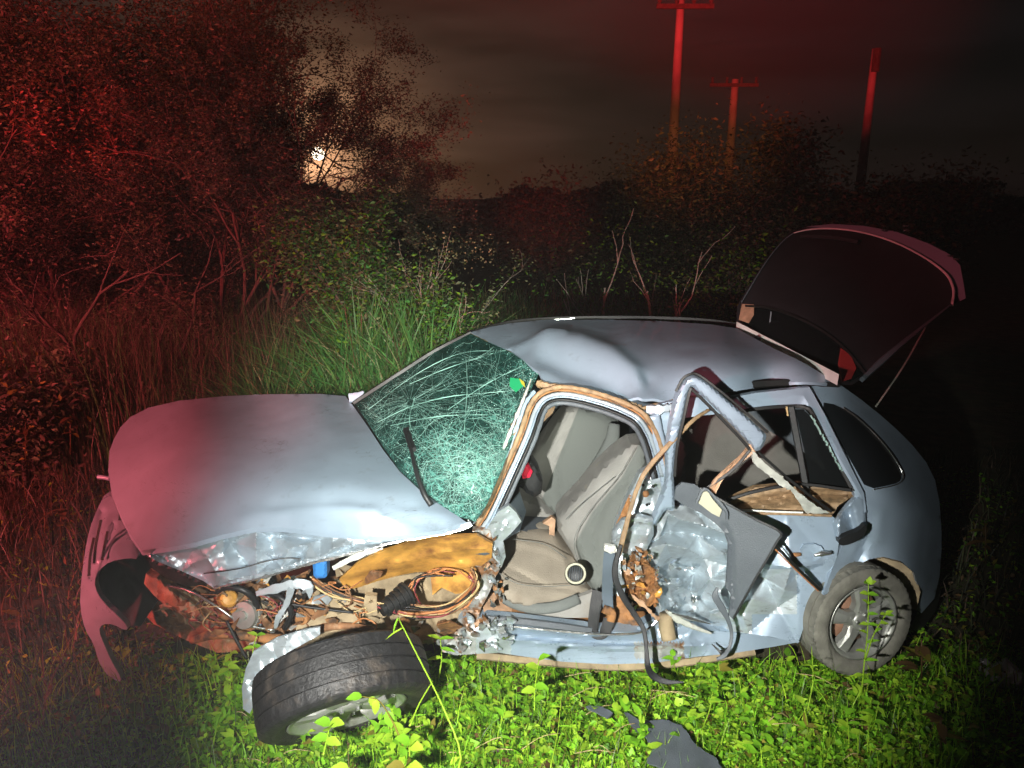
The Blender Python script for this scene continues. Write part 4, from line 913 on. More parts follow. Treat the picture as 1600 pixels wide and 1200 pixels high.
# ---- B pillar and front belt
patch('b_pillar', [(1000, 740), (1020, 730), (1036, 742), (1045, 760), (1046, 800), (1030, 840), (1000, 850), (985, 880), (975, 930), (985, 960), (1010, 985), (990, 988), (960, 975), (950, 930), (955, 870), (962, 820), (980, 780)],
      [(1000, 740, 3.15), (1046, 800, 3.15), (1000, 850, 3.15), (960, 975, 3.1), (955, 870, 3.18), (1010, 985, 3.05)], [M['crush'], M['rust']], car, step=4, thick=.05, disp=[crumple(18, .03, 95)],
      midx=lambda c: 1 if (c[0] < 985 and c[1] < 850) or c[1] > 930 else 0)
patch('b_pillar_cover', [(957, 830), (972, 812), (1000, 805), (1020, 810), (1022, 835), (1010, 860), (990, 868), (965, 862), (955, 848)], [(957, 830, 3.08), (1022, 835, 3.04), (990, 868, 3.08)], M['crush'], car, step=3, thick=.02,
      puff=(8, .015), disp=[crumple(15, .035, 96), ridge([(960, 845), (990, 820), (1020, 815)], 3, .015)])
tube('b_pillar_bolt', [(1009, 771, 3.06), (1009, 772, 3.03)], .014, M['rust'], car, n=3, sides=10)
for px, py in ((1021, 760), (1011, 789), (1005, 758), (1024, 736)): tube('b_pillar_hole', [(px, py, 3.09), (px, py, 3.085)], .007, M['dark'], car, n=2, sides=10)
strip('b_pillar_outer', [(1022, 650, 3.1), (1030, 690, 3.1), (1038, 730, 3.1), (1043, 765, 3.1)], .05, .03, M['paint'], car, smooth=True, wob=.05)
strip('b_pillar_brace', [(1010, 640, 3.12), (1030, 640, 3.1), (1050, 636, 3.1)], .04, .03, M['crush_soft'], car, wob=.2)
patch('belt_anchor', [(945, 851), (962, 854), (965, 862), (955, 866), (944, 860)], [(945, 851, 3.03), (962, 854, 3.03), (955, 866, 3.03)], M['white'], car, step=4, thick=.02, puff=(4, .01))
strip('seat_belt', [(952, 864, 3.04), (950, 890, 3.04), (949, 930, 3.04), (951, 958, 3.03)], .047, .006, M['grey_blue'], car)
strip('seat_belt', [(936, 924, 3.06), (930, 950, 3.03), (927, 985, 3.01), (938, 994, 3.0), (946, 985, 3.0), (952, 968, 3.01)], [.06, .05, .045, .03, .05, .05], .006, M['belt'], car)
strip('belt_buckle', [(944, 952, 3.0), (956, 958, 3.0), (954, 972, 3.0)], .035, .02, M['rust'], car)

# ---- crushed rear door
door_out = [(1000, 850), (1025, 815), (1048, 790), (1075, 790), (1150, 798), (1230, 802), (1300, 806), (1310, 815), (1312, 840), (1308, 870), (1296, 900), (1283, 928), (1268, 955), (1256, 980), (1247, 1005),
            (1210, 996), (1170, 990), (1130, 985), (1090, 985), (1050, 988), (1022, 975), (1028, 955), (1010, 930), (1000, 905), (985, 880)]
dc = [(1000, 850, 3.14), (1048, 790, 3.18), (1150, 798, 3.12), (1300, 806, 3.05), (1312, 860, 3.03), (1247, 1005, 2.98), (1170, 990, 3.02), (1050, 988, 3.08), (1000, 905, 3.12), (1080, 880, 3.24), (1120, 940, 3.2), (1180, 930, 3.06),
      (1230, 860, 3.06), (1120, 840, 3.2), (1040, 930, 3.16)]
dmask = lambda X: np.clip((1190 - X[:, 0]) / 60, .06, 1)
patch('rear_door', door_out, dc, [M['paint'], M['crush']], car, step=3, sharp_at=.42, thick=.03, holes=[[(985 + 8, 885), (1008, 872), (1022, 895), (1026, 925), (1014, 935), (1003, 905)]] if False else (),
      disp=[tin([(1040, 800, .03), (1090, 795, 0), (1062, 812, .06), (1100, 822, .07), (1135, 835, .04), (1046, 830, -.05), (1090, 836, -.06), (1137, 848, -.05), (1040, 850, .03), (1056, 885, -.06), (1075, 858, .06), (1100, 872, .01),
                 (1130, 865, .06), (1137, 885, -.01), (1085, 895, -.05), (1110, 905, .03), (1060, 915, .03), (1080, 925, -.03), (1045, 935, -.03), (1137, 896, .06), (1090, 924, .06), (1035, 954, .05), (1140, 908, -.02), (1094, 936, -.03),
                 (1047, 964, -.03), (1140, 950, .05), (1110, 960, .06), (1150, 975, 0), (1085, 968, -.05), (1110, 984, 0), (1060, 975, .04), (1060, 990, 0), (1025, 970, 0), (1015, 905, 0), (1000, 860, 0), (1160, 900, 0), (1190, 880, .03),
                 (1236, 888, .045), (1242, 900, -.01), (1196, 904, -.02), (1226, 922, .04), (1178, 935, .03), (1162, 962, .03), (1215, 948, -.03), (1250, 925, -.01), (1290, 880, 0), (1247, 1005, 0), (1170, 990, 0), (1300, 810, 0), (1230, 802, 0),
                 (1180, 800, 0), (1150, 860, 0), (1270, 850, 0)], 1.25),
            crumple(17, .035, 102, (1, 1.2), .3, lambda X: np.exp(-(((X[:, 0] - 1062) / 38) ** 2 + ((X[:, 1] - 918) / 34) ** 2))), crumple(30, .03, 103, (1, 1.5), .4, dmask)],
      midx=lambda c: 1 if c[0] < 1175 or (c[0] < 1245 and 890 < c[1] < 960) else 0, label='crushed rear door panel')
for i in range(20):
    rr = random.Random(1000 + i); shard('torn_metal', rr.uniform(1030, 1090), rr.uniform(880, 950) + rr.uniform(-8, 8), 3.08, rr.uniform(3, 9), rr.choice([M['crush'], M['chrome'], M['crush'], M['paint']]), 1000 + i, rr.uniform(.3, .7), rr.uniform(-1.5, 1.5), .006)
patch('door_cavity', [(978, 890), (990, 868), (1004, 862), (1012, 880), (1026, 900), (1030, 935), (1022, 950), (1000, 940), (985, 925), (975, 905)], [(978, 890, 3.05), (1026, 900, 3.03), (1000, 940, 3.02)], M['rust'], car, step=3, thick=.03,
      disp=[crumple(14, .05, 103), crumple(7, .02, 104)], rag=3)
for i in range(44):
    rr = random.Random(1100 + i); shard('torn_metal', rr.uniform(972, 1032), rr.uniform(862, 950), 3.0, rr.uniform(3, 9), rr.choice([M['rust'], M['peach'], M['palemetal'], M['rust'], M['ochre'], M['crush'], M['chrome'], M['crush_rust']]), 1100 + i, rr.uniform(.4, .8), rr.uniform(-1.5, 1.5), .006)
strip('torn_edge', [(984, 930, 2.99), (1004, 944, 2.99), (1022, 962, 2.99), (1030, 968, 3.0)], .018, .01, M['peach'], car, wob=.3)
tube('door_drain_tube', [(1040, 960, 3.02), (1042, 982, 3.02), (1046, 1000, 3.0)], [.03, .036, .034], M['dust'], car)
strip('door_fold', [(1042, 955, 3.0), (1060, 968, 3.0), (1085, 980, 3.0), (1112, 990, 3.0)], [.01, .03, .025, .008], .02, M['palemetal'], car, wob=.1)
strip('door_fold', [(1050, 958, 2.99), (1078, 966, 2.99), (1110, 975, 3.0)], [.008, .016, .006], .02, M['chrome'], car, wob=.1)
# door handle recess
patch('handle_recess', [(1250, 858), (1256, 851), (1272, 850), (1284, 854), (1288, 862), (1282, 872), (1268, 879), (1254, 878)], [(1250, 858, 3.02), (1288, 862, 3.01), (1268, 879, 3.0)], M['paint'], car, step=3, thick=.01, disp=[ridge([(1262, 862), (1272, 868)], 9, -.02)])
strip('door_handle', [(1272, 868, 2.99), (1284, 865, 2.985), (1300, 864, 2.985)], [.012, .024, .014], .02, M['chrome'], car, smooth=True)
strip('handle_end', [(1240, 867, 3.0), (1252, 866, 3.0)], [.02, .014], .015, M['rust'], car)
# upper part of the rear door: frame, glass runs
fr_out = [(1138, 622), (1180, 614), (1265, 605), (1290, 650), (1320, 710), (1350, 770), (1354, 800), (1340, 806), (1335, 772), (1332, 765), (1290, 678), (1270, 640), (1258, 632), (1240, 632), (1160, 640)]
patch('rear_door_frame', fr_out, [(1138, 622, 3.16), (1265, 605, 3.19), (1350, 770, 3.06), (1160, 640, 3.15), (1290, 678, 3.12)], M['paint_clean'], car, step=5, thick=.03, disp=[ridge([(1150, 630), (1255, 618), (1300, 690), (1345, 775)], 6, .008)])
patch('rear_door_frame_front', [(1028, 632), (1045, 628), (1060, 626), (1130, 615), (1140, 622), (1160, 640), (1130, 646), (1090, 650), (1060, 655), (1045, 690), (1034, 690), (1030, 660)],
      [(1028, 632, 3.14), (1140, 622, 3.16), (1060, 655, 3.13), (1034, 690, 3.12)], M['paint_clean'], car, step=5, thick=.02, disp=[crumple(30, .012, 110)])
strip('window_seal', [(1160, 642, 3.14), (1200, 637, 3.14), (1240, 635, 3.14), (1258, 637, 3.13), (1270, 648, 3.12), (1300, 706, 3.1), (1333, 768, 3.05)], .016, .02, M['seam'], car)
strip('window_divider', [(1236, 636, 3.13), (1246, 690, 3.11), (1262, 775, 3.07)], [.03, .03, .028], .03, M['black'], car)
strip('divider_edge', [(1229, 636, 3.12), (1231, 650, 3.12)], .008, .01, M['wire_tan'], car)
patch('quarter_light', [(1243, 640), (1256, 640), (1266, 650), (1296, 706), (1328, 766), (1266, 756), (1256, 700)], [(1243, 640, 3.14), (1328, 766, 3.08), (1266, 756, 3.1)], M['glass'], car, step=12, thick=.004)
for i in range(46):
    t = i / 45; rr = random.Random(i + 3); px = 1268 + 62 * t; py = 650 + 112 * t
    v, f = box_geo(P(px + rr.uniform(-1.5, 1.5), py, 3.08), .006 * rr.uniform(.6, 1.3), .006, .007); mesh_obj('glass_chip', v, f, M['glint'], car, smooth=False)
patch('window_ledge', [(1140, 780), (1180, 762), (1250, 755), (1330, 764), (1338, 772), (1310, 790), (1300, 806), (1200, 800), (1150, 798)], [(1140, 780, 3.14), (1330, 764, 3.08), (1300, 806, 3.06), (1200, 800, 3.1)], M['seal'], car, step=5, thick=.03,
      disp=[ridge([(1150, 788), (1240, 772), (1330, 770)], 4, -.03), ridge([(1160, 797), (1240, 785), (1320, 780)], 3, .02), crumple(26, .02, 112)])
strip('ledge_seal', [(1135, 782, 3.06), (1180, 768, 3.06), (1250, 757, 3.06), (1330, 766, 3.03)], .014, .02, M['seam'], car)
strip('ledge_seal', [(1160, 802, 3.05), (1230, 803, 3.03), (1300, 806, 3.01)], .012, .015, M['seal'], car)
strip('ledge_trim', [(1150, 796, 3.03), (1200, 799, 3.03), (1255, 801, 3.02)], .008, .01, M['white'], car)
# twisted window frame standing out from the door
loop_out = [(1054, 800), (1040, 795), (1028, 815), (1022, 822), (1018, 812), (1030, 785), (1042, 750), (1040, 715), (1042, 690), (1048, 650), (1057, 616), (1066, 598), (1076, 589), (1088, 587), (1104, 596), (1122, 612),
            (1196, 676), (1198, 684), (1190, 702), (1180, 706), (1172, 694), (1130, 650), (1092, 614), (1082, 604), (1076, 610), (1070, 640), (1062, 675), (1056, 700), (1052, 740), (1054, 770)]
patch('twisted_window_frame', loop_out, [(1040, 795, 3.02), (1042, 690, 2.98), (1080, 590, 2.98), (1196, 680, 2.94), (1180, 700, 2.94), (1056, 700, 2.98), (1120, 640, 2.96)], M['paint'], car, step=4, thick=.03,
      puff=(7, .02), disp=[ridge([(1042, 672), (1064, 664)], 4, -.012)], round_it=1, label='bent window frame peeled away from the rear door')
strip('frame_outer_seal', [(1056, 612, 3.0), (1066, 593, 3.0), (1078, 585, 3.0), (1092, 586, 3.0), (1124, 610, 2.98), (1160, 640, 2.97), (1200, 676, 2.96)], .011, .02, M['seam'], car)
strip('frame_inner_seal', [(1054, 745, 2.99), (1058, 700, 2.98), (1068, 655, 2.97), (1078, 612, 2.97), (1086, 613, 2.97), (1130, 657, 2.96), (1168, 698, 2.95), (1166, 710, 2.95), (1140, 738, 2.96), (1096, 768, 2.98)], .013, .02, M['seam'], car)
patch('torn_frame_strip', [(1172, 694), (1180, 706), (1160, 722), (1140, 738), (1128, 752), (1118, 772), (1104, 768), (1118, 748), (1140, 728), (1158, 712)], [(1172, 694, 2.95), (1180, 706, 2.95), (1118, 772, 2.97), (1104, 768, 2.98)],
      M['peach'], car, step=4, thick=.012, disp=[ridge([(1174, 702), (1140, 733), (1112, 768)], 2.5, -.012), crumple(16, .012, 115)])
patch('torn_frame_strip', [(1174, 704), (1182, 710), (1200, 728), (1222, 745), (1250, 772), (1275, 790), (1296, 802), (1262, 803), (1252, 790), (1238, 768), (1218, 758), (1205, 745), (1190, 735), (1176, 720)],
      [(1174, 704, 2.95), (1222, 745, 2.96), (1296, 802, 2.98), (1262, 803, 2.98)], M['palemetal'], car, step=4, thick=.012, disp=[crumple(16, .015, 116)], rag=.8)
strip('painted_strip_shadow', [(1184, 706, 2.99), (1225, 742, 2.99), (1260, 770, 2.99), (1300, 800, 3.0)], .012, .015, M['seam'], car)  # black strip drawn as shadow along the torn frame strip
# grey trim panel torn from the door
trim_out = [(1056, 762), (1066, 754), (1086, 757), (1094, 763), (1140, 790), (1180, 812), (1216, 830), (1221, 836), (1214, 848), (1196, 882), (1176, 912), (1160, 942), (1146, 968), (1139, 962), (1143, 930), (1134, 918), (1137, 880),
            (1138, 850), (1132, 832), (1118, 818), (1096, 802), (1066, 788), (1054, 780)]
patch('door_trim_panel', trim_out, [(1056, 762, 2.98), (1094, 763, 2.96), (1221, 836, 2.84), (1176, 912, 2.86), (1146, 968, 2.88), (1137, 880, 2.90), (1066, 788, 2.98)], M['grey'], car, step=5, thick=.012,
      disp=[ridge([(1132, 822), (1142, 850), (1143, 900), (1146, 950)], 4, -.01)], label='dark grey plastic door trim hanging loose')
strip('trim_edge', [(1094, 763, 2.95), (1140, 789, 2.9), (1180, 811, 2.87), (1219, 832, 2.835), (1212, 850, 2.84), (1176, 912, 2.855), (1146, 967, 2.875)], .010, .02, M['black'], car)
patch('door_pull', [(1094, 770), (1106, 768), (1112, 778), (1128, 797), (1124, 808), (1112, 802), (1090, 785)], [(1094, 770, 2.945), (1128, 797, 2.91), (1090, 785, 2.95)], M['beige'], car, step=4, thick=.01)
strip('pull_surround', [(1088, 786, 2.93), (1100, 764, 2.93), (1116, 776, 2.92), (1134, 797, 2.9), (1136, 812, 2.9)], .012, .012, M['grey'], car)
strip('pull_recess', [(1112, 783, 2.93), (1122, 795, 2.92)], .012, .012, M['black'], car)
strip('trim_rod', [(1212, 852, 2.86), (1240, 882, 2.88), (1283, 923, 2.92)], .013, .012, M['seam'], car)
strip('trim_rod', [(1209, 856, 2.87), (1240, 887, 2.89), (1279, 924, 2.93)], .006, .012, M['copper'], car)
# long weather strips hanging
strip('weather_strip', [(1108, 640, 3.06), (1085, 655, 3.02), (1060, 680, 2.99), (1040, 700, 2.97), (1010, 735, 2.95), (995, 765, 2.94), (984, 800, 2.93), (975, 835, 2.92), (966, 870, 2.91)], [.012, .016, .018, .02, .02, .018, .018, .022, .02], .012, M['seal'], car)
strip('weather_strip', [(970, 852, 2.90), (962, 880, 2.89), (962, 905, 2.88), (975, 935, 2.87), (993, 962, 2.86), (1006, 985, 2.84), (1010, 1015, 2.80), (1012, 1040, 2.76), (1020, 1055, 2.70), (1040, 1065, 2.66), (1068, 1066, 2.64)],
      [.014, .024, .026, .026, .024, .02, .016, .024, .03, .022, .006], .012, M['belt'], car, label='black rubber strip trailing onto the grass')
strip('weather_strip', [(1121, 918, 2.92), (1118, 932, 2.91), (1128, 950, 2.90), (1138, 970, 2.89), (1143, 990, 2.88), (1140, 1010, 2.86), (1132, 1024, 2.84), (1120, 1030, 2.84)], [.008, .03, .03, .018, .014, .014, .02, .012], .01, M['grey'], car)
strip('rubber_tab', [(1112, 1006, 2.93), (1125, 1018, 2.9), (1132, 1020, 2.9)], [.004, .012, .03], .015, M['black'], car)

# ---- rear quarter
qc = [(1265, 604, 3.24), (1312, 601, 3.34), (1340, 622, 3.42), (1372, 645, 3.52), (1290, 650, 3.2), (1330, 655, 3.26), (1315, 705, 3.15), (1370, 700, 3.24), (1420, 692, 3.56), (1350, 768, 3.09), (1400, 760, 3.17), (1458, 745, 3.58),
      (1352, 830, 3.07), (1410, 830, 3.14), (1471, 850, 3.55), (1330, 885, 3.06), (1370, 868, 3.08), (1425, 885, 3.16), (1468, 900, 3.5), (1445, 800, 3.3), (1445, 900, 3.28), (1440, 950, 3.28)]
q_out = [(1265, 604), (1290, 602), (1314, 602), (1345, 624), (1375, 648), (1400, 670), (1425, 695), (1447, 722), (1461, 750), (1468, 785), (1471, 825), (1471, 860), (1468, 900), (1460, 935), (1440, 958), (1432, 952), (1437, 925),
         (1428, 895), (1408, 877), (1380, 870), (1358, 874), (1335, 886), (1315, 905), (1300, 925), (1286, 930), (1296, 900), (1308, 870), (1318, 846), (1340, 842), (1354, 826), (1356, 800), (1350, 768), (1320, 710), (1290, 650)]
patch('quarter_panel', q_out, qc, M['paint_clean'], car, step=6, thick=.02, disp=[ridge([(1320, 900), (1345, 868), (1352, 845)], 8, -.02), ridge([(1345, 790), (1375, 800), (1372, 840)], 10, .01)])
qw = smooth_poly([(1281, 628), (1310, 633), (1345, 658), (1385, 700), (1409, 738), (1408, 751), (1396, 757), (1355, 765), (1338, 735), (1305, 675)], 1)
qf = rbf(qc)
patch('quarter_window', qw, lambda V: qf(V) - .008, M['glass_dark'], car, step=8, thick=.01)
qs = smooth_poly([(1281, 627), (1310, 632), (1346, 657), (1386, 699), (1411, 738), (1410, 752), (1397, 759), (1355, 767)], 1)[2:-2]
strip('quarter_window_trim', [(a, b, float(qf(np.array([[a, b]]))[0]) - .02) for a, b in qs], .006, .01, M['chrome'], car, n=50)
patch('dented_door_edge', [(1312, 806), (1324, 790), (1342, 772), (1350, 778), (1352, 800), (1354, 822), (1345, 838), (1325, 850), (1312, 850), (1306, 838), (1304, 820)],
      [(1312, 806, 3.0), (1350, 778, 3.05), (1354, 822, 3.02), (1312, 850, 2.96)], M['paint'], car, step=3, thick=.02, disp=[ridge([(1312, 812), (1310, 845)], 5, .02), ridge([(1325, 800), (1335, 835)], 8, -.04), crumple(16, .012, 121)], puff=(5, .01))
patch('rear_door_stub', smooth_poly([(1310, 842), (1325, 836), (1345, 828), (1354, 818), (1355, 832), (1340, 846), (1320, 853), (1311, 851)], 1), [(1310, 842, 2.93), (1355, 825, 2.95), (1320, 853, 2.93)], M['black'], car, step=3, thick=.03)
patch('wheel_arch_liner', [(1340, 880), (1380, 872), (1410, 880), (1430, 897), (1438, 925), (1432, 955), (1418, 945), (1405, 910), (1385, 890)], [(1340, 880, 3.3), (1410, 880, 3.25), (1432, 955, 3.2)], M['dust'], car, step=5, thick=.03, disp=[crumple(40, .01, 122)])
patch('wheel_well', [(1240, 990), (1290, 925), (1330, 885), (1380, 870), (1428, 895), (1440, 950), (1430, 1010), (1260, 1040)], [(1240, 990, 3.45), (1440, 950, 3.45), (1380, 870, 3.4)], M['dark'], car, step=20, thick=.02)
patch('rear_bumper', [(1434, 935), (1466, 905), (1470, 925), (1462, 955), (1440, 985), (1420, 985), (1432, 960)], [(1434, 935, 3.28), (1470, 925, 3.55), (1440, 985, 3.3)], M['black'], car, step=7, thick=.05)
# tail end behind
tail = []
for px, py, y0 in ((1314, 604, 3.36), (1375, 648, 3.54), (1425, 695, 3.58), (1461, 750, 3.6), (1470, 825, 3.57), (1468, 900, 3.52), (1445, 955, 3.4)):
    a = P(px, py, y0); tail.append([a, a + (-.02, .35, 0), a + (-.06, .75, 0), a + (-.22, 1.0, 0)])
tail = np.array(tail); v = tail.reshape(-1, 3)
f = [(i * 4 + k, (i + 1) * 4 + k, (i + 1) * 4 + k + 1, i * 4 + k + 1) for i in range(2, 6) for k in range(3)]
mesh_obj('tail_panel', v, f, M['paint'], car)
# ---- raised tailgate
tg = empty('tailgate', (0, 0, 0), None, None); tg.parent = car
for k in ('label', 'category'):
    if k in tg: del tg[k]
t_ctrl = [(1150, 508, 4.32), (1305, 600, 3.32), (1240, 360, 4.75), (1290, 354, 4.6), (1370, 358, 4.35), (1440, 380, 4.1), (1490, 405, 3.9), (1508, 465, 3.68), (1400, 545, 3.5), (1345, 590, 3.38), (1230, 480, 4.1), (1350, 470, 3.95)]
tf = rbf(t_ctrl)
t_out = [(1150, 512), (1152, 478), (1165, 455), (1195, 408), (1220, 378), (1236, 362), (1262, 354), (1300, 350), (1350, 353), (1400, 362), (1450, 380), (1485, 398), (1500, 414), (1505, 440), (1509, 466), (1492, 474), (1470, 488), (1420, 528),
         (1380, 562), (1352, 588), (1330, 602), (1306, 600), (1230, 556)]
win = [(1164, 478), (1200, 481), (1240, 494), (1280, 514), (1315, 540), (1340, 568), (1352, 584), (1328, 598), (1305, 590), (1160, 505)]
patch('inner_trim', t_out, t_ctrl, M['gate'], tg, step=6, thick=.04, back=(.5, 1, 0), attr=('side', lambda V: np.interp(V[:, 0], [1235, 1292, 1330, 1370, 1410, 1450, 1478, 1488, 1515], [352, 357, 360, 369, 384, 406, 428, 446, 500]) - V[:, 1]), holes=[win])
patch('rear_glass', win, lambda V: tf(V) + .01, M['glass'], tg, step=10, thick=.005)
rim = [(1160, 470), (1195, 412), (1222, 378), (1240, 364), (1262, 359), (1292, 357), (1330, 360), (1370, 369), (1410, 384), (1450, 406), (1478, 428), (1488, 446), (1490, 460), (1488, 474)]
strip('rim', [(a, b, float(tf(np.array([[a, b]]))[0]) - .035) for a, b in rim[3:]], [.006, .010, .010, .010, .010, .012, .012, .012], .02, M['white'], tg, n=60, label='pale curved rim of the raised tailgate', smooth=True)
strip('edge_seal', [(a, b, float(tf(np.array([[a, b]]))[0]) - .03) for a, b in rim[:4]], .006, .02, M['grey'], tg)
strip('edge_seal', [(a, b, float(tf(np.array([[a, b]]))[0]) - .03) for a, b in ((1488, 474), (1420, 528), (1380, 562), (1350, 590))], [.006, .02, .03, .02], .03, M['grey'], tg)
strip('glass_seal', [(a, b, float(tf(np.array([[a, b]]))[0]) - .02) for a, b in win[:7]], .014, .02, M['seam'], tg)
strip('handle', [(a, b, float(tf(np.array([[a, b]]))[0]) - .03) for a, b in ((1250, 369), (1300, 371), (1340, 378))], [.02, .03, .03], .03, M['black'], tg)
patch('tail_lamp', [(1316, 545), (1330, 556), (1338, 575), (1330, 592), (1316, 596), (1312, 570)], lambda V: tf(V) - .015, M['lens'], tg, step=5, thick=.02)
patch('painted_reflection', [(1160, 475), (1178, 476), (1178, 492), (1170, 505), (1155, 500)], lambda V: tf(V) - .015, M['peach'], tg, step=5, thick=.01)  # coloured patch stands in for an orange reflection in the glass
for a, b in (((1205, 487), (1201, 520)), ((1250, 505), (1244, 545))):
    strip('glass_bar', [(a[0], a[1], 4.1), (b[0], b[1], 4.1)], .008, .01, M['grey'], tg)
for px, py in ((1380, 360), (1415, 353), (1416, 360), (1485, 400), (1494, 405)):
    v, f = box_geo(P(px, py, float(tf(np.array([[px, py]]))[0]) - .03), .02, .02, .008); mesh_obj('number_plate_lamp', v, f, M['chrome'], tg, smooth=False)
tube('gas_strut', [(1446, 512, 3.55), (1410, 575, 3.5), (1368, 636, 3.5)], .0045, M['rubber_dusty'], car)
patch('roof_spoiler_edge', [(1152, 503), (1230, 543), (1311, 585), (1308, 602), (1230, 560), (1151, 516)], [(1152, 503, 4.18), (1311, 585, 3.18), (1308, 602, 3.17), (1151, 516, 4.16)], M['white'], car, step=7, thick=.015)
strip('roof_antenna_base', [(1170, 537, 3.86), (1187, 527, 3.88)], [.01, .03], .03, M['black'], car)

# ------------------------------------------------------------------ wheels
def wheel(parent_car, name, c, ax, R, W, mt, ml, label, cat, spin=0, phase=.3):
    c = np.array(c, float); ax = np.array(ax, float); ax /= np.linalg.norm(ax)
    e = np.cross(ax, [0, 0, 1]); e /= np.linalg.norm(e); g = np.cross(ax, e)
    root = bpy.data.objects.new(name, None); C.objects.link(root); root.empty_display_size = .1
    if parent_car: root.parent = parent_car; root.location = Vector(c) - worldloc(parent_car)
    else: root.location = Vector(c); tag(root, label, cat)
    def lathe(prof, n, mod=None, nm='ring', m=None, par=root, smooth=True):
        A = np.arange(n) * 2 * math.pi / n; V = []
        for a in A:
            for j, (rr, h) in enumerate(prof):
                rr2 = rr + (mod(a, j, rr, h) if mod else 0)
                V.append(c + rr2 * (math.cos(a) * e + math.sin(a) * g) + ax * h)
        k = len(prof); Fs = [(i * k + j, ((i + 1) % n) * k + j, ((i + 1) % n) * k + j + 1, i * k + j + 1) for i in range(n) for j in range(k - 1)]
        return mesh_obj(nm, V, Fs, m, par, smooth=smooth)
    h = W / 2; rr = R * .66
    prof = [(rr, -h * .72), (rr + .01, -h * .9), (R * .82, -h * 1.04), (R * .93, -h * 1.0), (R * .975, -h * .9)]
    tread = [(-.86, 0), (-.84, 0), (-.5, 0), (-.5, -.012), (-.44, -.012), (-.44, 0), (-.05, 0), (-.05, -.012), (.03, -.012), (.03, 0), (.44, 0), (.44, -.012), (.5, -.012), (.5, 0), (.8, 0)]
    prof += [(R + d - .012 * abs(t) ** 3, t * h) for t, d in tread]
    prof += [(R * .985, h * .88), (R * .955, h * .97), (R * .93, h * 1.0), (R * .82, h * 1.04), (R * .74, h * 1.0), (rr + .01, h * .9), (rr, h * .72)]
    nb = 150
    def mod(a, j, r_, hh):
        k = int(round(a / (2 * math.pi) * nb)); t = abs(hh) / h
        if r_ > R * .93 and .78 < t < .99: return -.004 if k % 3 == 0 else 0
        if r_ > R * .96 and .42 < t < .79: return -.003 if k % 5 == 0 else 0
        return 0
    ty = lathe(prof, nb, mod, 'tyre', mt)
    bm = bmesh.new(); bm.from_mesh(ty.data)
    for ed in bm.edges:
        if ed.is_manifold and ed.calc_face_angle(0) > .6: ed.smooth = False
    bm.to_mesh(ty.data); bm.free()
    rim_ = lathe([(rr + .004, -h * .8), (rr * .9, -h * .7), (rr * .86, 0), (rr * .9, h * .5), (rr * .93, h * .74), (rr, h * .84), (rr + .006, h * .92), (rr - .004, h * .90), (rr * .9, h * .62)], 64, None, 'rim', ml)
    geos = []
    for s in range(5):
        a = phase + s * 2 * math.pi / 5; d = math.cos(a) * e + math.sin(a) * g; t = -math.sin(a) * e + math.cos(a) * g
        p0 = c + d * rr * .16 + ax * h * .62; p1 = c + d * rr * .92 + ax * h * .66; V = []
        for q, wd in ((p0, .045), (c + d * rr * .5 + ax * h * .72, .030), (p1, .045)):
            for sx, sh in ((-1, -.035), (-1, -.004), (-.55, .006), (.55, .006), (1, -.004), (1, -.035)): V.append(q + t * sx * wd * R / .28 + ax * sh)
        Fs = [(i * 6 + k, i * 6 + (k + 1) % 6, (i + 1) * 6 + (k + 1) % 6, (i + 1) * 6 + k) for i in range(2) for k in range(6)]
        mesh_obj('spoke', V, Fs, ml, root, smooth=False)
    v, f = tube_geo(np.array([c + ax * h * .3, c + ax * h * .70, c + ax * h * .80, c + ax * h * .82]), [rr * .27, rr * .27, rr * .2, rr * .08], 24); mesh_obj('hub_cap', v, f, ml, root)
    for s in range(4):
        a = phase + .4 + s * math.pi / 2; q = c + (math.cos(a) * e + math.sin(a) * g) * rr * .2 + ax * h * .72
        v, f = tube_geo(np.array([q, q + ax * .02]), .008, 6); mesh_obj('lug_bolt', v, f, M['chrome'], root, smooth=False)
    v, f = tube_geo(np.array([c - ax * h * .5, c + ax * h * .1]), rr * .72, 32); mesh_obj('brake_drum', v, f, M['drum'], root)
    return root
wheel(car, 'rear_wheel', P(1331, 961, 3.06), (.24, -.96, .08), .25, .175, M['rubber_dusty'], M['alloy'], None, None, phase=.95)
wheel(None, 'detached_wheel', P(537, 1076, 2.52), (.28, -.69, -.65), .325, .21, M['rubber'], M['alloy'], 'front wheel with black tyre torn off and leaning face down in the weeds', 'wheel', phase=.2)
# broken painted panel behind the detached wheel
frag = empty('fender_fragment', P(400, 1040, 2.75), 'blue grey piece of torn fender lying behind the detached wheel', 'car part')
patch('torn_panel', [(380, 1108), (378, 1075), (384, 1045), (396, 1018), (430, 998), (476, 984), (500, 980), (500, 992), (440, 1025), (412, 1065), (398, 1100), (390, 1115)], [(380, 1108, 2.55), (396, 1018, 2.70), (500, 984, 2.80), (412, 1065, 2.66)], M['crush'], frag, step=4, thick=.01,
      disp=[crumple(20, .03, 131)])
pl = empty('plastic_debris', Z(1020, 1150, .02), 'dark torn plastic sheet lying in the bright clover below the door', 'debris')
for q in ([(975, 1112), (1000, 1122), (1040, 1126), (1068, 1135), (1085, 1160), (1118, 1180), (1130, 1200), (1060, 1215), (1010, 1190), (1022, 1165), (1000, 1145), (985, 1130)], [(915, 1104), (935, 1102), (958, 1112), (950, 1120), (925, 1112)]):
    patch('plastic_sheet', q, [ZY(a, b, .085) for a, b in q[::3]] + [ZY(q[1][0], q[1][1], .09)], M['grey'], pl, step=6, thick=.006, back=(0, 0, -1), zdisp=[crumple(30, .02, 133)], rag=1)
bagp = Z(1572, 1060, .02)
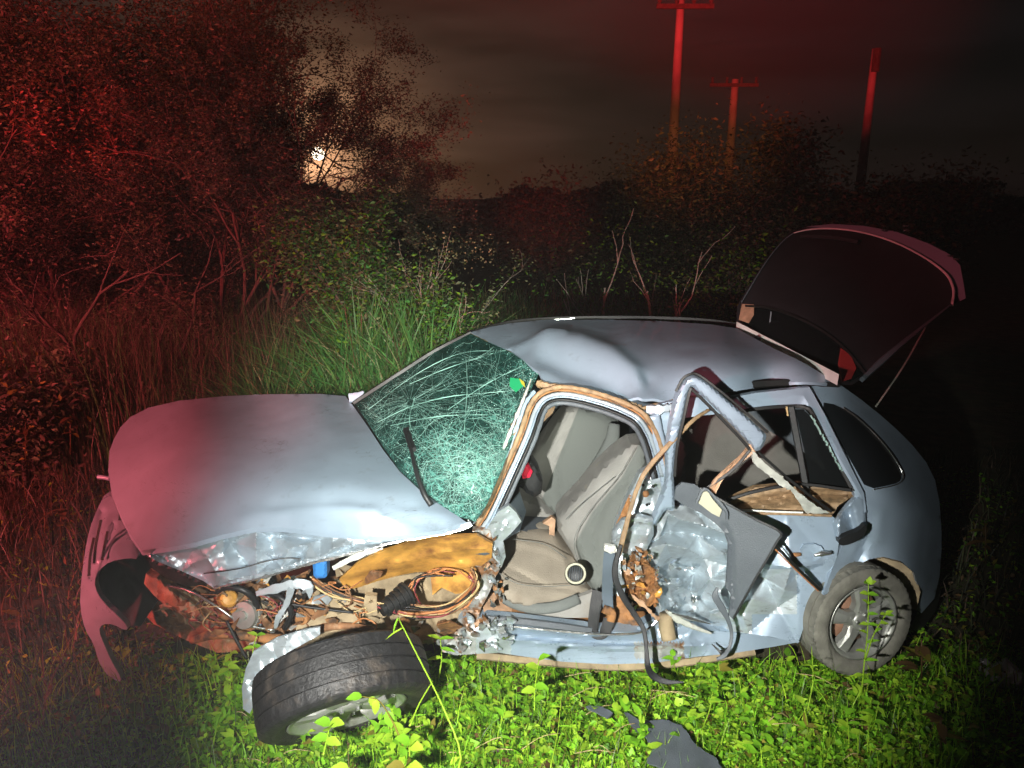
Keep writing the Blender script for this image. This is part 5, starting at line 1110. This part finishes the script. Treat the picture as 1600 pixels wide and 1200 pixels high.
bag = patch('plastic_bag', [(1537, 1045), (1550, 1038), (1565, 1050), (1585, 1040), (1600, 1052), (1610, 1075), (1590, 1082), (1560, 1075), (1540, 1068)], [ZY(1537, 1045, .1), ZY(1600, 1052, .12), ZY(1560, 1075, .05)], M['bag'], None, step=4, thick=.06,
            disp=[crumple(22, .05, 134)], puff=(10, .04))
tag(bag, 'crumpled pale plastic bag lying in the dark at the right edge', 'bag')

# ------------------------------------------------------------------ foreground weeds
def leaf_geo(base, d, up, L_, wd, seg=6, droop=.3):
    d = np.array(d, float); d /= np.linalg.norm(d); s = np.cross(d, up); s /= np.linalg.norm(s); u = np.cross(s, d); V = []; Fs = []
    for i in range(seg + 1):
        t = i / seg; w_ = wd * math.sin(math.pi * min(1, t * .92 + .06)) ** .8 * (1.15 - .5 * t) * (1 + .12 * (i % 2)); c = base + d * L_ * t - u * L_ * droop * t * t
        V += [c + s * w_ * .5 + u * .12 * w_, c, c - s * w_ * .5 + u * .12 * w_]
    for i in range(seg):
        a = i * 3; Fs += [(a, a + 1, a + 4, a + 3), (a + 1, a + 2, a + 5, a + 4)]
    return np.array(V), Fs
def weed(pts, lv, label, r0=.0035, mats=(0, 1), name='weed', cat='plant', group=None, stem=None):
    p = np.array([P(*q) for q in pts]); root = empty(name, p[0], label, cat, group); c = cr(p, 14)
    v, f = tube_geo(c, [r0, r0 * .5], 5); mesh_obj('stem', v, f, stem or GR[1], root)
    for i, (t, ln, wd, a) in enumerate(lv):
        b = c[min(13, int(t * 13))]; d = np.array([math.cos(a), -.35 + .2 * math.sin(3 * i), math.sin(a) * .8 + .1])
        v, f = leaf_geo(b, d, np.array([0, -.35, 1.]), ln, wd); mesh_obj('leaf', v, f, GR[mats[i % len(mats)]], root)
    return root
weed([(1346, 1085, 2.72), (1350, 1040, 2.72), (1356, 980, 2.74), (1357, 912, 2.76)], [(.2, .05, .02, .3), (.3, .05, .02, 2.8), (.42, .05, .018, .5), (.5, .045, .018, 2.6), (.58, .05, .018, .9), (.64, .04, .018, 2.4), (.7, .04, .018, .3),
     (.76, .035, .02, 2.9), (.82, .035, .02, .6), (.86, .035, .022, 2.2), (.9, .035, .022, 1.2), (.94, .035, .025, 2.8), (.97, .035, .025, .3), (1, .03, .025, 1.5), (1, .03, .025, 2.4), (1, .03, .025, .7)],
     'tall green weed spike standing in front of the rear wheel')
weed([(1352, 1030, 2.72), (1366, 990, 2.70), (1384, 960, 2.69)], [(.6, .03, .015, 1.2), (.8, .03, .018, .2), (.9, .03, .02, 2), (1, .03, .02, 1.0), (1, .03, .02, .2), (1, .025, .02, 2.8)], 'short green side shoot right of the weed spike by the rear wheel')
weed([(700, 1230, 2.02), (720, 1180, 2.1), (690, 1100, 2.2), (650, 1020, 2.35), (622, 965, 2.45)], [(1, .06, .008, -1.9), (.98, .07, .008, 3.6)], 'long thin green grass stalk bent across the detached wheel', r0=.0045, cat='grass')
weed([(640, 1135, 2.2), (655, 1100, 2.28), (676, 1064, 2.35)], [(.3, .05, .006, .6)], 'short pale grass stalk right of the detached wheel', r0=.004, cat='grass')
weed([(630, 1165, 2.1), (612, 1125, 2.16), (592, 1095, 2.22), (565, 1088, 2.25)], [(.5, .055, .035, -1.3), (.75, .05, .03, -1.8), (1, .05, .034, 2.9), (.9, .04, .03, -1.0)], 'reddish stemmed broad leaved weed before the detached rim', stem=GR[3])
weed([(640, 1185, 2.02), (640, 1160, 2.06)], [(.9, .06, .045, 1.25), (1, .05, .04, 2.3), (.8, .045, .038, .2)], 'broad serrated leaf cluster low right of the detached wheel', mats=(1, 0))
weed([(545, 1230, 1.98), (545, 1205, 2.02)], [(.8, .07, .055, 1.5), (1, .06, .05, 2.6)], 'yellowing broad leaf at the bottom edge below the tyre', mats=(3, 1))
weed([(630, 1225, 1.98), (632, 1200, 2.02)], [(.8, .08, .06, 1.5), (1, .06, .05, .5), (1, .06, .05, 2.7)], 'yellow green leaf plant at the bottom edge near the centre left', mats=(3, 1))
weed([(505, 1180, 2.1), (512, 1150, 2.16), (516, 1130, 2.2)], [(1, .05, .04, .4), (1, .05, .04, 2.6), (.7, .05, .04, 1.5), (.5, .05, .035, 3.0), (.4, .05, .035, .1)], 'three leaved green weed standing against the detached rim', mats=(1, 0))
weed([(835, 1110, 2.4), (836, 1075, 2.46), (842, 1030, 2.55)], [(1, .05, .03, .9), (.9, .05, .035, 2.4), (.6, .05, .035, .2), (.5, .05, .035, 3.0), (.3, .05, .03, 1)], 'green leafy weed growing beside the middle of the sill')
weed([(685, 1060, 2.75), (690, 1030, 2.8), (688, 998, 2.85)], [(1, .06, .02, .5), (1, .06, .02, 2.4), (.8, .06, .02, .1), (.6, .06, .02, 3.0), (.5, .05, .02, .3)], 'feathery green sprig between the detached wheel and the sill')
weed([(1262, 1110, 2.45), (1270, 1060, 2.5), (1268, 1010, 2.58)], [(.5, .05, .006, .5), (.7, .04, .006, 2.6)], 'thin grass stalk left of the rear wheel', r0=.002, cat='grass')
weed([(860, 1200, 2.05), (872, 1140, 2.2), (878, 1075, 2.35)], [(.6, .05, .006, .5), (.8, .04, .006, 2.6)], 'thin grass stalk in the clover below the sill', r0=.002, cat='grass')
weed([(395, 1030, 2.8), (396, 1010, 2.82), (402, 992, 2.84)], [(1, .04, .02, .5), (1, .04, .02, 2.4), (.6, .04, .02, .1), (.5, .04, .02, 3.0)], 'small green sprig growing under the torn engine bay')
rr = random.Random(77)
for i in range(60):
    px = rr.uniform(330, 1400); py = rr.uniform(1045, 1195)
    if 380 < px < 700: continue
    b = Z(px, py, .03); root = empty('clover_plant', b, 'broad leaved green clover plant in the ground cover before the car', 'plant', 'clover plants scattered before the car')
    for k in range(rr.randint(4, 7)):
        a = rr.uniform(0, 6.28); v, f = leaf_geo(b + np.array([0, 0, rr.uniform(.01, .07)]), [math.cos(a), math.sin(a), rr.uniform(.1, .9)], np.array([0, 0, 1.]), rr.uniform(.03, .055), rr.uniform(.02, .035), 4)
        mesh_obj('leaf', v, f, GR[rr.choice([0, 0, 1, 1, 2])], root)

rr = random.Random(31)
for i in range(46):
    px = rr.choice([rr.uniform(345, 395), rr.uniform(395, 690), rr.uniform(690, 1400), rr.uniform(690, 1400)]); py = rr.uniform(1165, 1200) if 385 < px < 690 else rr.uniform(1050, 1195)
    b = Z(px, py, .02); h = rr.uniform(.08, .2); root = empty('leafy_weed', b, 'upright leafy green weed sticking out of the clover before the car', 'plant', 'leafy weeds standing in the clover'); lean = np.array([rr.uniform(-.05, .05), rr.uniform(-.04, .04), h])
    v, f = tube_geo(np.array([b, b + lean * .5 + (rr.uniform(-.01, .01), 0, 0), b + lean]), [.003, .0015], 5); mesh_obj('stem', v, f, GR[1], root)
    for k in range(rr.randint(5, 9)):
        a = rr.uniform(0, 6.28); t = rr.uniform(.35, 1); v, f = leaf_geo(b + lean * t, [math.cos(a), math.sin(a) - .2, rr.uniform(.1, .9)], np.array([0, -.2, 1.]), rr.uniform(.03, .06), rr.uniform(.014, .032), 5)
        mesh_obj('leaf', v, f, GR[rr.choice([0, 1, 1, 3] if rr.random() < .3 else [0, 0, 1])], root)
rr = random.Random(33)
for i in range(40):
    px = rr.uniform(350, 1420); py = rr.uniform(1050, 1200); b = Z(px, py, .07); a = rr.uniform(-.6, .6); ln = rr.uniform(.05, .2)
    v, f = tube_geo(cr([b, b + (ln * .5 * math.cos(a), ln * .5 * math.sin(a), rr.uniform(0, .03)), b + (ln * math.cos(a), ln * math.sin(a), rr.uniform(-.02, .02))], 6), .0018, 4)
    tag(mesh_obj('dead_stalk', v, f, M['wire_tan']), 'dry straw coloured stalk lying in the clover before the car', 'twig', 'dead stalks lying in the clover')

# ------------------------------------------------------------------ vegetation behind
def grow(base, d, L_, r, depth, rng, out, tips, spread=.55, up=.15, kids=(2, 4)):
    n = 6; p = [np.array(base, float)]; d = np.array(d, float) / np.linalg.norm(d)
    for i in range(n):
        d = d + rng.normal(0, .13, 3) + np.array([0, 0, up * .15]); d /= np.linalg.norm(d); p.append(p[-1] + d * L_ / n)
    out.append(tube_geo(np.array(p), [r, r * .55], 5 if depth > 1 else 4, cap=False))
    if depth == 0: tips += p[2:]; return
    if depth <= 2: tips += p[3:]
    for k in range(rng.integers(*kids)):
        i = rng.integers(2, n + 1); dd = d + rng.normal(0, spread, 3); dd[2] += up
        grow(p[i], dd, L_ * rng.uniform(.5, .78), r * .55, depth - 1, rng, out, tips, spread, up, kids)
def tree(name, label, cat, base, stems, depth, leafn, leafs, mats, probs, seed, bark='bark', spread=.55, up=.15, scatter=.12, kids=(2, 4), group=None, asp=.45, clear=None, right=None):
    rng = np.random.default_rng(seed); root = empty(name, base, label, cat, group); out = []; tips = []
    for d, L_, r in stems: grow(base, d, L_, r, depth, rng, out, tips, spread, up, kids)
    v, f = merge(out); mesh_obj('trunk', v, f, M[bark], root)
    if leafn:
        tp = np.array(tips); c = tp[rng.integers(0, len(tp), leafn)] + rng.normal(0, scatter, (leafn, 3)); c = c[c[:, 2] > .02]
        q = c - np.array([0, 0, CAM_H]); dd = q[:, 1] * CP - q[:, 2] * SP; px = 800 + F * q[:, 0] / dd; py = 600 - F * (q[:, 1] * SP + q[:, 2] * CP) / dd
        if clear: c = c[np.hypot((px - clear[0]) / clear[2], (py - clear[1]) / clear[3]) > rng.uniform(.55, 1.1, len(c))]
        elif right: pass
        V, Fq = leaves(c, rng.uniform(leafs * .6, leafs * 1.5, len(c)), .3, asp, rng)
        fast_mesh('crown', V, Fq, mats, root, midx=np.tile(rng.choice(len(mats), len(c), p=probs), 2))
    return root
PB = [.5, .3, .2]
tree('thorn_tree', 'large dense thorny tree lit red at the far left', 'tree', (-5.0, 8.2, 0), [((-.1, -.1, 1), 1.7, .045), ((.5, -.1, 1), 1.6, .04), ((-.6, .1, .9), 1.7, .04), ((.15, .4, 1), 1.8, .04), ((.9, -.2, .7), 1.5, .035)], 5, 110000, .040, BUSH, PB, 3, kids=(3, 5), scatter=.09)
tree('thorn_tree', 'dark thorny tree whose branches spread in front of the moon', 'tree', (-3.1, 8.0, .35), [((.45, 0, 1), 1.75, .026), ((.0, -.1, 1), 1.8, .028), ((.72, .1, 1), 1.65, .024), ((-.4, 0, 1), 1.7, .028), ((.2, .2, 1), 1.85, .026), ((1.05, .0, .9), 1.45, .022), ((.85, -.1, 1), 1.6, .024)], 5, 130000, .030, [BUSH[0], BUSH[1], BUSH[2]], [.3, .2, .5], 17, kids=(3, 4), scatter=.05, up=.03, clear=(520, 266, 66, 52))
tree('thorn_tree', 'black silhouetted thorny tree spreading right over the moon', 'tree', (-2.5, 8.3, .9), [((.12, 0, 1), 1.6, .022), ((-.25, -.1, 1), 1.6, .022), ((.46, .1, 1), 1.5, .02), ((.2, .2, 1), 1.6, .02), ((.62, .0, 1), 1.25, .018), ((-.45, .1, 1), 1.5, .018)], 5, 95000, .026, [BUSH[2], BUSH[0]], [.8, .2], 171, kids=(3, 4), scatter=.05, up=.03, clear=(530, 272, 88, 58))
tree('tall_tree', 'tall tree with reddish brown foliage rising at the top left', 'tree', (-4.5, 9.4, 0), [((.05, 0, 1), 2.6, .06), ((-.3, 0, 1), 2.5, .06), ((.25, 0, 1), 2.6, .06), ((.45, 0, 1), 2.2, .05)], 4, 60000, .042, BUSH, PB, 29, kids=(3, 5), scatter=.25)
tree('bare_shrub', 'leafless branching shrub in the red light at the left edge', 'shrub', (-3.35, 6.3, 0), [((-.5, 0, 1), 1.1, .035), ((-.9, 0, .8), 1.2, .03), ((.2, 0, 1), 1.0, .03), ((-.2, -.2, 1), 1.1, .03)], 3, 1500, .035, BUSH, PB, 36, kids=(2, 4), scatter=.1)
tree('dense_tree', 'dense dark tree filling the gap behind the far left thorny tree', 'tree', (-6.6, 11.0, 0), [((.05, 0, 1), 2.4, .12), ((-.5, 0, 1), 2.4, .1), ((.6, 0, 1), 2.4, .1), ((1.0, 0, .9), 2.4, .1)], 4, 60000, .07, BUSH, PB, 26, kids=(3, 5), scatter=.4)
tree('low_bush', 'low brown bush beside the hood at the left', 'shrub', (-3.6, 5.3, 0), [((-.2, 0, 1), .5, .02), ((.5, 0, 1), .5, .02), ((-.7, 0, 1), .5, .02), ((0, -.4, 1), .4, .02)], 3, 5000, .05, BUSH + [GR[3]], [.35, .4, .15, .1], 47, kids=(3, 5), scatter=.12)
tree('green_bush', 'leafy green bush behind the windscreen beside the tall grass', 'shrub', (-.75, 6.3, .1), [((-.2, 0, 1), .62, .02), ((.3, 0, 1), .5, .02), ((.0, .1, 1), .65, .02), ((.6, 0, .7), .5, .02), ((-.6, 0, .8), .6, .02)], 3, 16000, .04, [GR[2], BLADE[0], BUSH[0]], PB, 58, kids=(3, 5), scatter=.11)
tree('green_bush', 'small leafy green bush just left of the roof front', 'shrub', (-.42, 5.9, .1), [((-.2, 0, 1), .5, .015), ((.4, 0, 1), .42, .015), ((.0, .1, 1), .5, .015), ((-.7, 0, .8), .5, .015)], 3, 14000, .035, [GR[2], BLADE[0], BUSH[0]], PB, 59, kids=(3, 5), scatter=.09)
tree('green_bush', 'taller messy olive bush rising through the lit grass', 'shrub', (-1.1, 6.6, .2), [((-.2, 0, 1), .75, .02), ((.3, 0, 1), .8, .02), ((.0, .1, 1), .85, .02)], 3, 16000, .04, [BUSH[0], BLADE[0], GR[2]], PB, 60, kids=(3, 5), scatter=.1)
fl = tree('seed_head_shrub', 'twiggy shrub with pale seed clusters leaning over the grass', 'shrub', (-1.0, 6.3, .1), [((.35, -.05, 1), .95, .012), ((.7, 0, .95), .95, .012), ((.15, 0, 1), .95, .012), ((.9, 0, .9), .9, .01)], 3, 3500, .03, [BUSH[0], BLADE[1], GR[2]], PB, 69, bark='palebark', kids=(2, 4), scatter=.07, spread=.4)
rng = np.random.default_rng(70); cc = []
for px, py in ((735, 385), (750, 378), (765, 392), (745, 400), (758, 405), (728, 400), (668, 360), (680, 372), (662, 378), (770, 380), (700, 395), (715, 408)):
    b = P(px, py, 6.1); cc.append(b + rng.normal(0, .045, (16, 3)))
for q in cc:
    V, Fq = leaves(q, rng.uniform(.014, .026, 16), .2, .8, rng); o = fast_mesh('seed_cluster', V, Fq, [M['seed']], fl); o['kind'] = 'stuff'
tree('bare_shrub', 'pale leafless forked shrub behind the middle of the roof', 'shrub', (1.05, 8.6, .1), [((-.25, 0, 1), .95, .022), ((.1, 0, 1), 1.0, .022)], 2, 700, .04, [GR[2], BUSH[0], BLADE[0]], PB, 75, bark='palebark', kids=(2, 4), spread=.4, scatter=.25)
tree('bare_shrub', 'pale leafless shrub with curved stems right of the forked one', 'shrub', (1.75, 8.7, .1), [((-.15, 0, 1), 1.0, .024), ((.25, 0, 1), 1.0, .02)], 2, 900, .04, [GR[2], BUSH[0], BLADE[0]], PB, 83, bark='palebark', kids=(2, 4), spread=.35, scatter=.25)
tree('round_tree', 'bushy tree with orange lit top behind the tallest utility pole', 'tree', (3.6, 15, 0), [((-.3, 0, 1), 1.3, .07), ((.3, 0, 1), 1.5, .07), ((0, .2, 1), 1.6, .07), ((-.9, 0, 1), 1.1, .06)], 3, 26000, .075, BUSH, PB, 91, kids=(3, 6), scatter=.3)
tree('round_tree', 'broad dark tree right of the poles above the tailgate', 'tree', (6.3, 16, 0), [((-.3, 0, 1), 1.5, .09), ((.5, 0, 1), 1.4, .09), ((0, .2, 1), 1.6, .09), ((-.9, 0, .8), 1.3, .08)], 3, 14000, .11, BUSH, PB, 92, kids=(3, 6), scatter=.3)
tree('round_tree', 'low dark tree near the right edge behind the tailgate', 'tree', (9.6, 18, 0), [((-.3, 0, 1), 1.2, .09), ((.5, 0, 1), 1.2, .09), ((0, .2, 1), 1.3, .09), ((-1, 0, .7), 1.2, .08)], 3, 8000, .12, BUSH, PB, 93, kids=(3, 5), scatter=.35)
tree('leafy_bush', 'dark leafy bush between the moon and the pale shrubs', 'shrub', (.9, 19, 0), [((-.6, 0, 1), 1.1, .06), ((.5, 0, 1), 1.2, .06), ((0, 0, 1), 1.2, .06)], 3, 7000, .10, BUSH, PB, 94, kids=(3, 5), scatter=.3)
tree('leafy_bush', 'green tinged bush behind the raised tailgate glass', 'shrub', (3.0, 9.5, 0), [((-.6, 0, 1), .7, .03), ((.5, 0, 1), .7, .03), ((0, 0, 1), .75, .03)], 3, 6000, .06, [BUSH[2], GR[2], BUSH[0]], PB, 95, kids=(3, 5), scatter=.18)
# far woods as one mass
rng = np.random.default_rng(101); n = 60000; x = rng.uniform(-40, 60, n); top = 1.9 + .5 * np.sin(x * .35) + .35 * np.sin(x * 1.1 + 1) + .15 * np.sin(x * 3.7)
c = np.c_[x, 42 + rng.uniform(-3, 6, n), rng.random(n) ** .7 * top]; V, Fq = leaves(c, rng.uniform(.2, .5, n), .3, .6, rng)
tag(fast_mesh('far_woods', V, Fq, [BUSH[2]]), kind='stuff', label='dark distant line of woods along the horizon', cat='woods')
# tall grass banks
blade_obj('tall_grass', 9000, (-1.85, -.45), lambda x, r: 5.0 + 1.5 * r, (.5, 1.2), .024, BLADE, [.85, .12, .03], 201, 'tall green arching grass behind the windscreen', lean=1.0)
blade_obj('tall_grass', 2200, (-1.25, -.5), lambda x, r: 5.2 + 1.3 * r, (.9, 1.55), .030, BLADE, [.85, .12, .03], 207, 'tallest broad bladed green grass tuft between the moonlit tree and the roof', lean=.9)
blade_obj('tall_grass', 3500, (-.7, .1), lambda x, r: 5.4 + .8 * r, (.3, .7), .014, BLADE, [.7, .25, .05], 202, 'shorter green grass behind the front of the roof', lean=.7)
blade_obj('dry_grass', 7000, (-5.0, -1.5), lambda x, r: 5.4 + 2.2 * r, (.4, 1.45), .009, [BLADE[0], BUSH[1], BUSH[0]], [.2, .4, .4], 203, 'tall dry grass lit red behind the hood', lean=.45)
blade_obj('rough_grass', 4200, (-4.2, -1.85), lambda x, r: 2.4 + 3.2 * r, (.08, .35), .008, [BUSH[2], BUSH[1], GR[4]], [.4, .4, .2], 204, 'dark brownish rough grass at the left of the car', lean=.8)
blade_obj('rough_grass', 2500, (2.0, 4.6), lambda x, r: 2.0 + 4 * r, (.06, .25), .008, [BUSH[2], BUSH[1], BUSH[0]], [.5, .3, .2], 205, 'dark rough grass at the right of the rear wheel', lean=.8)
blade_obj('field_grass', 6000, (-1, 3), lambda x, r: 6.5 + 8 * r, (.2, .6), .02, BLADE, [.5, .25, .25], 206, 'dark field grass behind the roof', lean=.7)
# dry leaf sprigs at the left
rr = random.Random(9)
where = ['tallest dry brown weed in the dark left of the bumper', 'dry brown weed just right of the tallest one left of the bumper', 'dry weed far left behind the hood level', 'dry weed behind the hood nose at the left',
         'dry weed at the left edge below the bumper', 'dry weed in the lower left corner', 'small dry weed left of the detached wheel', 'dry yellow weed nearest the detached wheel', 'yellow leaved weed right behind the rear wheel',
         'dry weed at the lower right corner', 'dim dry weed at the right edge beyond the bumper']
for i, (px, py, Y) in enumerate(((70, 800, 4.2), (95, 790, 4.3), (40, 660, 4.8), (110, 650, 4.9), (30, 960, 3.4), (60, 1060, 3.0), (250, 1130, 2.6), (300, 1160, 2.5), (1440, 1000, 2.9), (1470, 1120, 2.5), (1540, 820, 4))):
    b = P(px, py + 60, Y); root = empty('dry_leaf_plant', b, where[i], 'plant', 'dry weeds around the wreck')
    v, f = tube_geo(np.array([b, P(px, py, Y)]), .004, 5); mesh_obj('stem', v, f, GR[4], root)
    for k in range(7):
        a = rr.uniform(0, 6.28); v, f = leaf_geo(P(px, py, Y) - np.array([0, 0, rr.uniform(0, .15)]), [math.cos(a), math.sin(a), rr.uniform(-.5, .8)], np.array([0, 0, 1.]), rr.uniform(.05, .10), rr.uniform(.025, .05), 4)
        mesh_obj('leaf', v, f, GR[rr.choice([3, 4, 4])], root)

# ------------------------------------------------------------------ utility poles and moon
def pole(px, pytop, Y, wpx, label, arm, cap):
    t = P(px, pytop, Y); b = np.array([t[0] - .05, Y, -.1]); root = empty('utility_pole', (b[0], b[1], 0), label, 'utility pole', 'utility poles beyond the trees')
    r1 = wpx / 2 / F * np.linalg.norm(t - (0, 0, CAM_H)); v, f = tube_geo(np.array([b + (t - b) * k for k in np.linspace(0, 1, 8)]), [r1 * 1.35, r1 * .8], 12); mesh_obj('pole', v, f, M['concrete'], root)
    if arm:
        z = t[2] - .25; v, f = box_geo((t[0] + arm[0], Y - r1 - .05, z), arm[1], .1, .13); mesh_obj('crossarm', v, f, M['bark'], root, smooth=False)
        for k in (-.45, -.15, .15, .45):
            q = np.array([t[0] + arm[0] + k * arm[1], Y - r1 - .05, z + .06]); v, f = tube_geo(np.array([q, q + (0, 0, .08), q + (0, 0, .16), q + (0, 0, .24)]), [.03, .07, .04, .06], 8); mesh_obj('insulator', v, f, M['bark'], root)
    if cap:
        v, f = tube_geo(np.array([t + (0, -.2, -cap), t + (0, -.2, -.02)]), .17, 10); mesh_obj('bracket', v, f, M['bark'], root, smooth=False)
pole(1064, -2, 25, 13, 'tallest red lit utility pole, cut off by the top of the picture', (.1, 1.7), 0)
pole(1149, 124, 34, 12, 'middle red lit utility pole with a dark crossarm', (-.1, 2.0), 0)
pole(1368, 76, 37, 11, 'right hand dim red utility pole without crossarm', None, 1.0)
mc = np.array([0, 0, CAM_H]) + np.array(moon_dir) * 400
bm = bmesh.new(); bmesh.ops.create_icosphere(bm, subdivisions=3, radius=3.1); me = bpy.data.meshes.new('moon'); bm.to_mesh(me); bm.free()
me.materials.append(emat('moon_glow', (1, .85, .62), 7.0)); mo_ = bpy.data.objects.new('moon', me); C.objects.link(mo_); mo_.location = mc
tag(mo_, 'bright yellowish moon shining low behind the thorny branches', 'moon')

# ------------------------------------------------------------------ thin volume added for the glare veil and lifted blacks
v, f = box_geo((5, 24, 6.5), 60, 66, 15)
me = bpy.data.meshes.new('glare_haze'); me.from_pydata(v.tolist(), [], f); hz = bpy.data.objects.new('glare_haze', me); C.objects.link(hz); tag(hz, kind='stuff')
hm = bpy.data.materials.new('glare_haze'); hm.use_nodes = True; hn = hm.node_tree.nodes
hn.remove(hn['Principled BSDF']); pv = hn.new('ShaderNodeVolumePrincipled'); pv.inputs['Density'].default_value = .0019; pv.inputs['Color'].default_value = (.9, .9, .9, 1)
hm.node_tree.links.new(pv.outputs[0], hn['Material Output'].inputs['Volume']); me.materials.append(hm)
